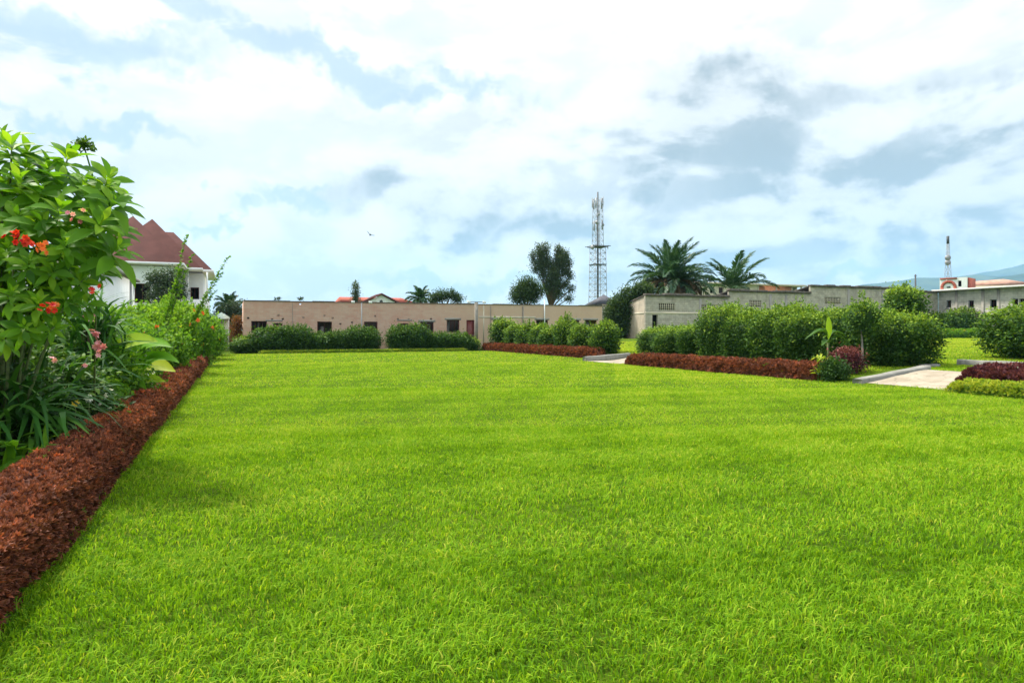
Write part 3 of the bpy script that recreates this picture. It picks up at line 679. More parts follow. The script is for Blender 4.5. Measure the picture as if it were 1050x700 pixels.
# ------------------------------------------------------------------ buildings
def on_line(P0, D, px):
    k = (px - CX) / F; return (k * P0[1] - P0[0]) / (D[0] - k * D[1])
def opening_parts(b, x0, x1, z0, z1, depth, bars=0, frame_mat='frame', name='window', fr=.06, grid=None, y=.06):
    """frame (and bars) standing in a real wall opening"""
    m = MB(); m.box(x0 + .002, x0 + fr, y, y + depth, z0 + .002, z1 - .002); m.box(x1 - fr, x1 - .002, y, y + depth, z0 + .002, z1 - .002)
    m.box(x0 + fr, x1 - fr, y, y + depth, z1 - fr, z1 - .002); m.box(x0 + fr, x1 - fr, y, y + depth, z0 + .002, z0 + fr)
    w = m.build(name, M_[frame_mat], b)
    if bars:
        g = MB()
        for i in range(bars):
            x = x0 + fr + (x1 - x0 - 2 * fr) * (i + 1) / (bars + 1); g.box(x - .012, x + .012, y + .02, y + .045, z0 + fr, z1 - fr)
        g.build('grille', M_['frame'], w)
    return w

# long brick building at the far end
B0 = np.array([-18.1, 46., 0.])
bb = empty('brick_building', B0, 'long low unfinished brick building with open windows across the far end of the lawn', 'building', rz=TH)
BH, BL = 3.44, on_line(B0, DV, 617.5)
def bz(px, py): s = on_line(B0, DV, px); return zpx(py, B0[1] + DV[1] * s)
wins = [(257.6, 273.7, 329, 341, 3), (280, 289.6, 331, 334, 0), (325.3, 340.4, 329.6, 342, 1), (373.3, 387.1, 329.7, 342, 2), (410.7, 418.6, 331.4, 341, 0),
        (431, 444.6, 330, 342, 4), (458, 471, 328, 341, 2), (505.6, 511.5, 328, 340, 0), (549.8, 561.8, 328, 341, 1), (586.2, 594, 328.2, 340, 0), (599.6, 611.8, 328.2, 341, 1)]
ops = []
for a, b, c, d, n in wins: ops.append((on_line(B0, DV, a), on_line(B0, DV, b), bz(a, d), bz(a, c)))
dr = (on_line(B0, DV, 478.3), on_line(B0, DV, 486.6), .02, bz(482, 328)); 
holes = []
for px, py in [(254.5, 326), (279, 327.5), (285.5, 323), (290, 327), (308, 306 + 6), (311, 325.5), (332.5, 323.5), (341, 326), (349, 332), (361, 330.5), (384.5, 324), (408, 327), (442, 327), (419, 327.5)]:
    s = on_line(B0, DV, px); z = bz(px, py); holes.append((s - .07, s + .07, z - .06, z + .06))
def clean(hs, big): return [h for h in hs if not any(h[0] < o[1] + .05 and h[1] > o[0] - .05 and h[2] < o[3] + .05 and h[3] > o[2] - .05 for o in big)]
holes = clean(holes, ops + [dr])
w = MB().wall(0, BL, -.2, BH, 0, .22, ops + [dr] + holes)
w.box(0, .22, .222, 6, -.2, BH); w.box(BL - .22, BL, .222, 6, -.2, BH); w.box(.222, BL - .222, 5.78, 6, -.2, BH)
w.build('wall', M_['brick'], bb)
MB().box(.23, BL - .23, .23, 5.77, BH - .45, BH - .3).build('roof', M_['grey'], bb)
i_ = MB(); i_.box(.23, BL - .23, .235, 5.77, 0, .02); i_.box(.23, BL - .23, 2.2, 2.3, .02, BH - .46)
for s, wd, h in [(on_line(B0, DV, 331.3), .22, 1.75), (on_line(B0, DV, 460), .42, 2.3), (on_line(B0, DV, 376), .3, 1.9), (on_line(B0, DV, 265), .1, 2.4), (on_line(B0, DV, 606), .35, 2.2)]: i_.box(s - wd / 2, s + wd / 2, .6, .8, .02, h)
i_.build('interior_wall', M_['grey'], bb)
c = MB(); xs = np.arange(0, BL, 1.5)
for i, x in enumerate(xs): c.box(x + .003, min(BL, x + 1.5) - .003, -.05, .3, BH + .001, BH + .055 + .02 * math.sin(i * 2.7))
c.build('coping', M_['coping'], bb)
for (a, b, z0, z1), wn in zip(ops, wins): opening_parts(bb, a, b, z0, z1, .06, wn[4])
for (a, b, z0, z1), wn in zip(ops, wins):
    if wn[0] > 430: MB().box(a - .14, b + .14, -.012, .05, z1 + .003, z1 + .16).build('lintel', M_['grey'], bb)
for px, py in [(281, 329.3), (415, 328.8)]:
    s = on_line(B0, DV, px); z = bz(px, py); MB().box(s - .55, s + .55, -.02, .05, z, z + .1).build('lintel', M_['grey'], bb)
d_o = MB().box(dr[0] + .002, dr[1] - .002, .09, .14, dr[2], dr[3] - .002).build('door', M_['door'], bb)
MB().box(dr[1] - .13, dr[1] - .09, .05, .089, 1.0, 1.12).build('handle', M_['steel'], d_o)
for px, wd in [(536, .09), (503, .05), (300, .03)]:
    s = on_line(B0, DV, px); MB().tube([(s, -.05, BH - 2.3 if wd < .1 else 0), (s, -.05, BH - .1)], wd / 2, 6).build('downpipe', M_['post'], bb)
s = on_line(B0, DV, 558); MB().tube([(s, -.07, 1.3), (s, -.07, BH + .42)], .045, 7).build('vent_pipe', M_['white'], bb)
sband = (on_line(B0, DV, 491), on_line(B0, DV, 549)); z = bz(520, 326); MB().box(sband[0], sband[1], -.012, .0, z, z + .13).build('ring_beam', M_['cream'], bb)
sb2 = on_line(B0, DV, 496); MB().box(sb2 - .05, sb2 + .04, -.01, 0, .5, BH - .1).build('pilaster', M_['cream'], bb)
for px, hh in [(284, .16), (308.5, .2)]:
    s = on_line(B0, DV, px); P = B0 + DV * s; P[2] = BH + .06; P = P + DU * .1
    e = MB(); n = 50; r_ = np.random.default_rng(int(px)); leaves(e, np.stack([r_.normal(0, .12, n), r_.normal(0, .08, n), r_.uniform(0, hh, n)], -1), rdir(n, r_) + UP * .8, .17, .07, 'small', r_.uniform(0, .6, n))
    shrub(P, e.mesh('weed_mesh', M_['tree']), 'small weed growing on the parapet at the left end of the brick building' if px < 300 else 'weed tuft on the parapet above the dark water stain', 'weed', name='parapet_weed')

# lamp posts
def lamp_post(px, d, label, w, sq, base):
    P = pos(px, d); P[2] = 0; e = empty('lamp_post', P, label, 'lamp post', 'lamp posts along the far lawn edge', rz=TH)
    h = zpx(310, d); m = MB()
    if sq: m.box(-w / 2, w / 2, -w / 2, w / 2, -.1, h)
    else: m.tube([(0, 0, 0), (0, 0, h)], [w / 2, w / 2.4], 8)
    m.build('post', M_['post' if sq else 'steel'], e)
    if base: MB().tube_prof([(.0, .34), (.14, .33), (.22, .2), (.26, 0)], 8, (0, 0, 0), 0, .5).build('base', M_['white'], e)
    MB().box(-.62, .62, -.03, .03, h + .003, h + .05).build('cross_arm', M_['darksteel'], e)
    for s in (-1, 1):
        l = MB(); l.box(s * .6 - .11, s * .6 + .11, -.14, -.032, h - .06, h + .10); l.build('lamp', M_['white'], e)
lamp_post(370.8, 47.6, 'slim grey lamp post with white foot block and two white lamps', .085, False, True)
lamp_post(488.4, 50.6, 'square concrete lamp post with twin lamps beside the red door', .2, True, False)
for px, py, d, lab in [(350.5, 352, 46.2, 'small white globe garden light before the far hedge, near the slim post'), (279, 355, 44.6, 'small white globe garden light at the left part of the far hedge')]:
    P = pos(px, d); e = empty('garden_light', P, lab, 'garden light', 'garden lights'); hh = zpx(py, d)
    MB().tube([(0, 0, 0), (0, 0, hh)], .02, 6).build('post', M_['steel'], e)
    m = MB(); m.tube_prof([(.001, -.09), (.06, -.07), (.09, 0), (.06, .07), (.001, .09)], 10, (0, 0, hh + .06), 0, .5); m.build('globe', M_['white'], e, True)

# grey block garage building on the right
G0 = np.array([11.6, 59., 0]); GB = .72
ga = empty('block_building', (G0[0], G0[1], GB), 'long grey concrete block building with vent blocks behind the big hedge', 'building', rz=TH)
def gs(px): return on_line(G0, DV, px)
def gzz(px, py): return zpx(py, G0[1] + DV[1] * gs(px)) - GB
secs = [(661.7, 747.4, 4.42, [(675.7, 692, 310.6, 318), (719.4, 735.6, 311.8, 319)]), (747.4, 831, 4.97, [(768.7, 780.7, 307.7, 314.8), (814, 822, 308.5, 314)]),
        (831, 931.5, 5.66, [(845.8, 862, 304.4, 311.5), (886, 893, 304.8, 311)]), (931.5, 961.8, 5.42, [(947.4, 950, 303, 307), (952.4, 955, 303, 307)])]
GD = 3.35; lat = []
wm = MB(); rm = MB(); pm = MB(); bm_ = MB()
for k, (a, b, zt, vs) in enumerate(secs):
    x0, x1 = gs(a), gs(b); zt -= GB; op = [(gs(v[0]), gs(v[1]), gzz(v[0], v[3]), gzz(v[0], v[2])) for v in vs]
    if k == 0: op.append((gs(668.9), gs(674.4), .0, gzz(670, 322.6)))
    wm.wall(x0 + .004, x1, -.4, zt, 0, .2, op)
    wm.box(x0 + .004, x0 + .204, .203, GD, -.4, zt - .62) if k else None
    wm.box(x0 + .21, x1 - .004, GD - .2, GD, -.4, zt - .62)
    lat += op[:2]
    n = int((x1 - x0) / 1.1) + 1; r_ = np.random.default_rng(k)
    for j in range(n):
        u0, u1 = x0 + (x1 - x0) * j / n, x0 + (x1 - x0) * (j + 1) / n
        rm.box(u0 + .003, u1 - .003, -.12 - .05 * r_.random(), .35, zt + .003, zt + .17 + .12 * r_.random())
    def slope(v, zt=zt): v = v.copy(); v[:, 2] += zt - .62 * (v[:, 1] - .22) / (GD - .2); return v
    rm.box(x0 + .02, x1 - .02, .36, GD + .25, -.02, .1, M=slope)
    for px in ([718, 744] if k == 0 else [790, 806] if k == 1 else [870, 905] if k == 2 else []):
        s = gs(px); MB().box(s - .13, s + .13, -.03, -.001, -.3, zt - .15).build('pilaster', M_['grey'], ga)
    if k < 1: bm_.box(x0, x1, -.02, -.0015, gzz(690, 322), gzz(690, 320))
# left end wall with the falling roof line
zt = 4.42 - GB; y = np.array([0, .2, GD]); e_ = MB()
poly = np.array([(0, -.4), (GD, -.4), (GD, zt - .62), (.2, zt), (0, zt)])
for x in (-.001, .2): e_.add(np.array([(x, a, b) for a, b in poly]), quads=[[0, 1, 2, 3]], tris=[[0, 3, 4]])
e_.add(np.array([(x, a, b) for x in (-.001, .2) for a, b in poly]), quads=[[1, 6, 7, 2], [2, 7, 8, 3], [3, 8, 9, 4]])
e_.build('end_wall', M_['sunlit_end'], ga)
MB().box(-.012, -.0015, .0, GD, gzz(662, 322), gzz(662, 320)).build('end_beam', M_['cream'], ga)
wm.build('wall', M_['block'], ga); rm.build('roof', M_['coping'], ga); bm_.build('ring_beam', M_['cream'], ga)
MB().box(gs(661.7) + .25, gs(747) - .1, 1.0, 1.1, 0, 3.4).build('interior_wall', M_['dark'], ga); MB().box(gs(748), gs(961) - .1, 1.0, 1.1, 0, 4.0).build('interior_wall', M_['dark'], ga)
for (a, b, z0, z1) in lat + []:
    m = MB(); nx = max(2, int(round((b - a) / .2))); nz = max(2, int(round((z1 - z0) / .2)))
    for i in range(nx + 1): x = a + (b - a) * i / nx; m.box(x - .022, x + .022, .04, .12, z0 + .002, z1 - .002)
    for j in range(nz + 1):
        zc_ = z0 + .03 + (z1 - z0 - .06) * j / nz
        for i in range(nx): m.box(a + (b - a) * i / nx + .03, a + (b - a) * (i + 1) / nx - .03, .045, .115, zc_ - .019, zc_ + .019)
    m.build('vent_block', M_['cream'], ga)

# stone block building on the far right
S0 = G0 + DV * gs(962.2); S0[2] = .72
sb = empty('stone_building', S0, 'grey stone-block building with white metal roof edge at the far right', 'building', rz=TH - math.pi / 2)
SD = -DU
def ss(px): return on_line(S0, SD, px)
def sz(px, py): return zpx(py, S0[1] + SD[1] * ss(px)) - .72
SH = 5.62 - .72; SL = 17.
sw = [(970.3, 975.3, 316, 308), (992.8, 998.6, 316, 308), (1015, 1022, 316, 307), (1038.4, 1044, 313.5, 306.2), (1045, 1052, 313.5, 306)]
op = [(ss(a), ss(b), sz(a, c), sz(a, d)) for a, b, c, d in sw]
m = MB().wall(0, SL, -.4, SH, 0, .25, op); m.box(0, .25, .252, 7, -.4, SH); m.box(SL - .25, SL, .252, 7, -.4, SH); m.box(.252, SL - .252, 6.75, 7, -.4, SH); m.build('wall', M_['stone'], sb)
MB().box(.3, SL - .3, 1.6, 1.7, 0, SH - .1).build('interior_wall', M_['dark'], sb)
MB().box(-.3, SL + .3, -.55, 7.3, SH + .003, SH + .09).build('roof', M_['steel'], sb)
MB().box(-.32, SL + .32, -.62, -.553, SH - .06, SH + .12).build('fascia', M_['canvas_grey'], sb)
for (a, b, z0, z1) in op:
    opening_parts(sb, a, b, z0, z1, .06, 1, 'steel'); 
    MB().box(a - .12, b + .12, -.03, .02, z0 - .12, z0 - .002).build('sill', M_['grey'], sb)
for px in (981, 1008, 1024): s = ss(px); MB().box(s - .14, s + .14, -.05, -.001, -.3, SH - .01).build('pilaster', M_['grey'], sb)

# white and rust church-like front, red roofed hall beside it
P = pos(963.5, 128); ch = empty('arched_tower', P, 'white block with rust-red arch niche above the stone building roof', 'building', rz=-R(46))
zt = zpx(285.3, 128) - P[2]; wv = 4.4
MB().wall(0, wv, 0, zt, 0, .4, [(2.95, 3.5, zt - 1.7, zt - .6)]).box(0, .3, .401, 5, 0, zt).box(.301, wv - .02, 4.7, 5, 0, zt).build('wall', M_['white'], ch)
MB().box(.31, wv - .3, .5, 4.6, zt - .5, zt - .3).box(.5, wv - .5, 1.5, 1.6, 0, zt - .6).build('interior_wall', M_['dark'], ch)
MB().box(wv - .019, wv + .25, .402, 5, 0, zt - .1).build('side_wall', M_['tile'], ch)
ar = MB(); an = np.linspace(0, math.pi, 11); zb = zt - 1.75
for r0, r1 in zip(an[:-1], an[1:]):
    q = [(1.45 + R_ * math.cos(a), y_, zb + R_ * math.sin(a)) for y_ in (-.12, -.001) for R_, a in ((.8, r0), (1.3, r0), (1.3, r1), (.8, r1))]
    ar.add(q, quads=[[0, 1, 2, 3], [7, 6, 5, 4], [0, 4, 5, 1], [1, 5, 6, 2], [2, 6, 7, 3], [3, 7, 4, 0]])
ar.box(.15, .65, -.12, -.001, zb - 2.6, zb - .002); ar.box(2.25, 2.75, -.12, -.001, zb - 2.6, zb - .002); ar.box(.1, 2.8, -.16, -.002, zt - .28, zt - .002); ar.build('arch', M_['tile'], ch)
MB().box(1.15, 1.75, -.05, -.002, zb - .1, zb + .22).build('plaque', M_['darksteel'], ch)
P = pos(989, 142); hl = empty('red_roofed_hall', P, 'low cream hall with orange-red roof behind the stone building', 'building', rz=-R(30))
zt = zpx(293.5, 142) - P[2]
MB().box(0, 12, 0, 8, 0, zt).build('wall', M_['cream'], hl)
zr = zpx(287.6, 142) - P[2]
MB().add([(-.4, -.5, zt + .02), (12.4, -.5, zt + .02), (12.4, 8.5, zt + .02), (-.4, 8.5, zt + .02), (1.5, 4, zr), (7.0, 4, zr + .3)], quads=[[0, 1, 5, 4], [2, 3, 4, 5], [0, 3, 2, 1]], tris=[[1, 2, 5], [3, 0, 4]]).build('roof', M_['pale_tile'], hl)

# long orange and cream block behind the palms
P = pos(716, 112); ob = empty('apartment_block', P, 'cream and orange flat-roofed block behind the two palms', 'building', rz=TH)
D0 = np.array([P[0], P[1], 0])
def os_(px): return on_line(D0, DV, px)
zt = zpx(291.6, 114) - P[2]; x1, x2, x3 = os_(777), os_(811.5), os_(822.5)
MB().wall(0, x1, 0, zt, 0, .3, [(os_(728), os_(732), zt - 1.5, zt - .5), (os_(737), os_(742), zt - 1.5, zt - .5), (os_(766), os_(769), zt - 1.3, zt - .4)]).box(0, .3, .301, 6, 0, zt).box(.301, x3, 5.7, 6, 0, zt).build('wall', M_['cream'], ob)
MB().box(x1 + .003, x2, -.02, .3, 0, zt).build('orange_wall', M_['orange_brick'], ob)
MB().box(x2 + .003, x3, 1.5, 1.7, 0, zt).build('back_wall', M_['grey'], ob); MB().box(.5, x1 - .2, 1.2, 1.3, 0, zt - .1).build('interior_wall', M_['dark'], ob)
MB().box(x2 + .01, x3, -.02, .1, 0, zt - 1.5).build('balcony_rail', M_['cream'], ob)
for s in (x2 + .12, (x2 + x3) / 2, x3 - .12): MB().box(s - .1, s + .1, -.02, .2, zt - 1.49, zt).build('column', M_['cream'], ob)
for s in (x1 + .1, (x1 + x2) / 2 + .3): MB().box(s - .12, s + .12, -.06, -.021, 0, zt).build('pilaster', M_['cream'], ob)
MB().box(-.4, x3 + .5, -.6, 6.4, zt + .003, zt + .3).build('roof', M_['cream'], ob)

# house with red tiles behind the brick building
P = pos(352, 88); rh = empty('gabled_house', P, 'red-tiled house with white gable behind the brick building', 'building', rz=TH)
D0 = np.array([P[0], P[1], 0])
def hs(px): return on_line(D0, DV, px)
zt = zpx(310.5, 90) - P[2]; L_ = hs(424); z1 = zpx(305.0, 90) - P[2]
MB().box(0, L_, 0, 7, 0, zt).build('wall', M_['cream'], rh)
MB().add([(-.4, -.5, zt + .01), (L_ + .5, -.5, zt + .01), (L_ + .5, 7.5, zt + .01), (-.4, 7.5, zt + .01), (0, 3.5, z1 + .15), (L_ - .9, 3.5, z1 + .15)], quads=[[0, 1, 5, 4], [2, 3, 4, 5], [0, 3, 2, 1]], tris=[[1, 2, 5], [3, 0, 4]]).build('roof', M_['tile'], rh)
a, b = hs(375.5), hs(403); c = (a + b) / 2; zg = zpx(302.4, 89) - P[2]
MB().add([(a, -1, zt - .6), (b, -1, zt - .6), (b, -1, zt + .1), (c, -1, zg), (a, -1, zt + .1)], quads=[[0, 1, 2, 4]], tris=[[2, 3, 4]]).box(a, b, -.998, -.1, 0, zt - .05).build('gable', M_['white'], rh)
m = MB()
for (xa, xb) in ((a - .5, c), (b + .5, c)):
    m.add([(xa, -1.4, zt - .05), (xb, -1.4, zg + .05), (xb, 3, zg + .05), (xa, 3, zt - .05), (xa, -1.4, zt + .12), (xb, -1.4, zg + .22), (xb, 3, zg + .22), (xa, 3, zt + .12)], quads=[[0, 1, 2, 3], [4, 5, 6, 7], [0, 1, 5, 4], [2, 3, 7, 6], [0, 3, 7, 4]])
m.build('gable_roof', M_['roof'], rh)
m = MB(); m.tube([(c, -1.03, zt + .12), (c, -.99, zt + .12)], .22, 10); m.build('vent', M_['darksteel'], rh)
P = pos(625, 92); sr = empty('slate_roof_house', P, 'dark pointed slate roof behind the trees by the tower', 'building', rz=TH)
zt = zpx(312, 92) - P[2]; zr = zpx(301.5, 92) - P[2]
MB().box(-1.6, 1.6, 0, 3.2, 0, zt).build('wall', M_['grey'], sr)
MB().add([(-1.9, -.3, zt + .01), (1.9, -.3, zt + .01), (1.9, 3.5, zt + .01), (-1.9, 3.5, zt + .01), (0, 1.6, zr)], quads=[[0, 3, 2, 1]], tris=[[0, 1, 4], [1, 2, 4], [2, 3, 4], [3, 0, 4]]).build('roof', M_['slate'], sr)

# white house with maroon roofs on the left
Hh = np.array([(187.7 - CX) / F * 46.3, 46.3, 0.]); wh = empty('white_house', Hh, 'white two-storey house with steep maroon hip roofs on the left', 'house', rz=TH)
EZ = 5.95
def hip(v0, v1, u0, u1, zr, rl, name='roof'):
    """hip roof over a rectangle, ridge of half length rl along x"""
    cv, cu = (v0 + v1) / 2, (u0 + u1) / 2; o = .0
    m = MB(); m.add([(v0, u0, EZ + .05), (v1, u0, EZ + .05), (v1, u1, EZ + .05), (v0, u1, EZ + .05), (cv - rl, cu, zr), (cv + rl, cu, zr)],
          quads=[[0, 1, 5, 4], [2, 3, 4, 5]], tris=[[1, 2, 5], [3, 0, 4]])
    r = m.build(name, M_['roof'], wh)
    f = MB(); t = .06
    f.box(v0, v1, u0 - t, u0 - .002, EZ - .09, EZ + .08); f.box(v0, v1, u1 + .002, u1 + t, EZ - .09, EZ + .08); f.box(v0 - t, v0 - .002, u0 - t, u1 + t, EZ - .09, EZ + .08); f.box(v1 + .002, v1 + t, u0 - t, u1 + t, EZ - .09, EZ + .08)
    f.box(v0 + .01, v1 - .01, u0 + .01, u1 - .01, EZ - .1, EZ - .05)
    f.build('gutter', M_['white'], r)
hip(-6.9, 0, 0, 7.5, 9.55, .02); hip(-6.2, 1.0, 3.6, 11.4, 9.95, .03); hip(-5.2, 1.7, 5.0, 14.6, 9.32, .45)
w = MB(); w.wall(-6.4, -.45, 0, EZ - .17, .45, .7, [(-3.4, -2.0, 3.3, 4.6), (-5.6, -4.4, 3.3, 4.6), (-2.2, -1.3, .1, 2.2)]); w.box(-.68, -.45, .702, 5.3, 0, EZ - .17); w.box(-6.4, -6.15, .702, 14, 0, EZ - .17)
w.wall(-.44, 1.05, 0, EZ - .17, 5.55, 5.8, [(.15, .75, 3.4, 4.7), (-.2, .8, .1, 2.2)]); w.box(.82, 1.05, 5.802, 14, 0, EZ - .17); w.box(-6.1, .8, 13.8, 14, 0, EZ - .17); w.build('wall', M_['white'], wh)
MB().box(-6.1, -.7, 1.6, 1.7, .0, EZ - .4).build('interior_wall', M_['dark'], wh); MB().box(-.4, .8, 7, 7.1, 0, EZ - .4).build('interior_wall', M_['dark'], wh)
opening_parts(wh, -3.4, -2.0, 3.3, 4.6, .06, 2, 'frame', y=.5); opening_parts(wh, -5.6, -4.4, 3.3, 4.6, .06, 2, 'frame', y=.5); opening_parts(wh, .15, .75, 3.4, 4.7, .06, 1, 'frame', y=5.6)
bl = MB(); bl.box(-.42, 1.5, 4.3, 5.54, 2.75, 2.9); bl.box(-.42, 1.5, 4.25, 4.33, 2.902, 3.75); bl.box(1.44, 1.5, 4.34, 5.5, 2.902, 3.75); bl.build('balcony', M_['white'], wh)
for x in (.05, 1.35): MB().box(x - .1, x + .1, 4.34, 4.54, 0, 2.748).build('column', M_['orange_brick'], wh)
for x in (.05, 1.35): MB().tube([(x, 4.44, 3.752), (x, 4.44, EZ - .17)], .06, 7).build('balcony_post', M_['white'], wh)
# annexe in front of it
An = np.array([-16.1, 27.6, 0]); ax = empty('white_annexe', An, 'white outbuilding with thin sloping roof edge in front of the maroon-roofed house', 'building', rz=TH)
MB().box(-3.6, 0, 0, 6.2, 0, 3.82).build('wall', M_['white'], ax); MB().box(-3.8, .22, -.3, 6.45, 3.823, 3.93).build('roof', M_['grey'], ax)
MB().box(.002, .09, 4.5, 4.58, 0, 3.8).build('downpipe', M_['steel'], ax)
P = pos(227, 50); cn = empty('gabled_canopy', P, 'small pale green gabled canopy between the white house and the brick building', 'canopy', rz=TH)
zt = zpx(320, 50); MB().add([(-.55, 0, zt - .35), (.55, 0, zt - .35), (0, 0, zt), (-.55, 2, zt - .35), (.55, 2, zt - .35), (0, 2, zt), (-.55, 0, zt - .5), (.55, 0, zt - .5), (-.55, 2, zt - .5), (.55, 2, zt - .5)],
   quads=[[0, 2, 5, 3], [1, 4, 5, 2], [6, 7, 1, 0], [8, 9, 4, 3], [6, 0, 3, 8], [7, 9, 4, 1]], tris=[[0, 1, 2], [3, 5, 4]]).build('roof', M_['canvas'], cn)
for x, y in ((-.5, .05), (.5, .05), (-.5, 1.95), (.5, 1.95)): MB().tube([(x, y, 0), (x, y, zt - .5)], .025, 6).build('leg', M_['white'], cn)
MB().box(-.52, .52, 1.9, 1.94, .3, zt - .5).build('back_panel', M_['canvas'], cn)

# ------------------------------------------------------------------ towers and poles
def lattice(m, w0, w1, z0, z1, n, leg, br):
    zs = np.linspace(z0, z1, n + 1); cs = [(-1, -1), (1, -1), (1, 1), (-1, 1)]
    wd = lambda z: (w0 + (w1 - w0) * (z - z0) / (z1 - z0)) / 2
    for c in cs: m[0].tube([(c[0] * wd(z0), c[1] * wd(z0), z0), (c[0] * wd(z1), c[1] * wd(z1), z1)], leg, 5)
    for a, b in zip(zs[:-1], zs[1:]):
        for i in range(4):
            c, d = cs[i], cs[(i + 1) % 4]
            m[1].tube([(c[0] * wd(a), c[1] * wd(a), a), (d[0] * wd(b), d[1] * wd(b), b)], br, 4, cap=False); m[1].tube([(d[0] * wd(a), d[1] * wd(a), a), (c[0] * wd(b), c[1] * wd(b), b)], br, 4, cap=False)
            m[1].tube([(c[0] * wd(b), c[1] * wd(b), b), (d[0] * wd(b), d[1] * wd(b), b)], br, 4, cap=False)
TD = 118.; P = pos(613, TD); tw = empty('telecom_tower', P, 'tall steel lattice telecom tower with antennas behind the brick building', 'tower', rz=.35)
def tz(py): return zpx(py, TD) - P[2]
m = (MB(), MB()); lattice(m, 2.5, 2.0, 0, tz(253), 14, .05, .028); lattice(m, 1.45, 1.25, tz(253), tz(204), 8, .04, .02)
m[0].build('legs', M_['steel'], tw); m[1].build('bracing', M_['steel'], tw)
MB().tube([(0, 0, 0), (0, 0, tz(197))], [.2, .12], 8).build('mast', M_['darksteel'], tw)
pl = MB(); pl.box(-1.35, 1.35, -1.35, 1.35, tz(253.5), tz(253)); 
for s in (-1, 1): pl.box(-1.7, 1.7, s * 1.5 - .03, s * 1.5 + .03, tz(253) + .01, tz(253) + .1); pl.box(s * 1.5 - .03, s * 1.5 + .03, -1.46, 1.46, tz(253) + .01, tz(253) + .09)
pl.box(-1.15, 1.15, -1.15, 1.15, tz(271.4), tz(271)); pl.build('platform', M_['darksteel'], tw)
an_ = MB().box(-.1, .1, -.06, .06, 0, 1.7).mesh('panel_antenna_mesh', M_['steel'])
for k, (a, py, rr) in enumerate([(.3, 214, .95), (1.9, 214, .95), (2.7, 213, .95), (3.9, 214, .95), (5.0, 214, .95), (5.8, 212, .9), (1.2, 236, .85), (3.4, 237, .85), (5.3, 236, .85)]):
    o = bpy.data.objects.new('panel_antenna', an_); COL.objects.link(o); o.parent = tw; o.location = (rr * math.cos(a), rr * math.sin(a), tz(py)); o.rotation_euler[2] = a + math.pi / 2
ds = MB(); ds.tube_prof([(.001, 0), (.16, .03), (.3, .1), (.3, .16), (.001, .17)], 12, (0, 0, 0), 0, .5); dm = ds.mesh('dish_mesh', M_['steel'], True)
for a, py, sc in [(4.1, 229, 1.1), (-1.0, 231, .9), (3.7, 254.5, 1.3), (-.6, 254, 1), (4.4, 221, .8)]:
    o = bpy.data.objects.new('dish', dm); COL.objects.link(o); o.parent = tw; o.location = (1.0 * math.cos(a), 1.0 * math.sin(a), tz(py)); o.rotation_euler = (0, R(90), a); o.scale = (sc,) * 3
    if py > 250: o.location = (1.62 * math.cos(a), 1.62 * math.sin(a), tz(py))
P = pos(972, 150); st = empty('radio_mast', P, 'small distant lattice radio mast above the arched tower', 'tower', rz=.4)
m = (MB(), MB()); zt = zpx(250, 150) - P[2]; lattice(m, 1.9, .35, 0, zt, 12, .04, .02); m[0].build('legs', M_['steel'], st); m[1].build('bracing', M_['steel'], st)
MB().box(-.2, .2, -.2, .2, zt + .01, zt + 1.7).build('antenna', M_['darksteel'], st)
for py in (264.7, 269.7):
    o = bpy.data.objects.new('dish', dm); COL.objects.link(o); o.parent = st; o.location = (-.75, -.45, zpx(py, 150) - P[2]); o.rotation_euler = (0, R(90), 3.9); o.scale = (2,) * 3
P = pos(938.7, 92); e = empty('utility_pole', P, 'dark utility pole standing behind the grey block building', 'pole'); MB().tube([(0, 0, 0), (0, 0, zpx(281.3, 92) - P[2])], [.15, .1], 8).build('post', M_['darksteel'], e)
MB().box(-.18, .18, -.06, .06, zpx(283.2, 92) - P[2], zpx(282.8, 92) - P[2]).build('cross_arm', M_['darksteel'], e)

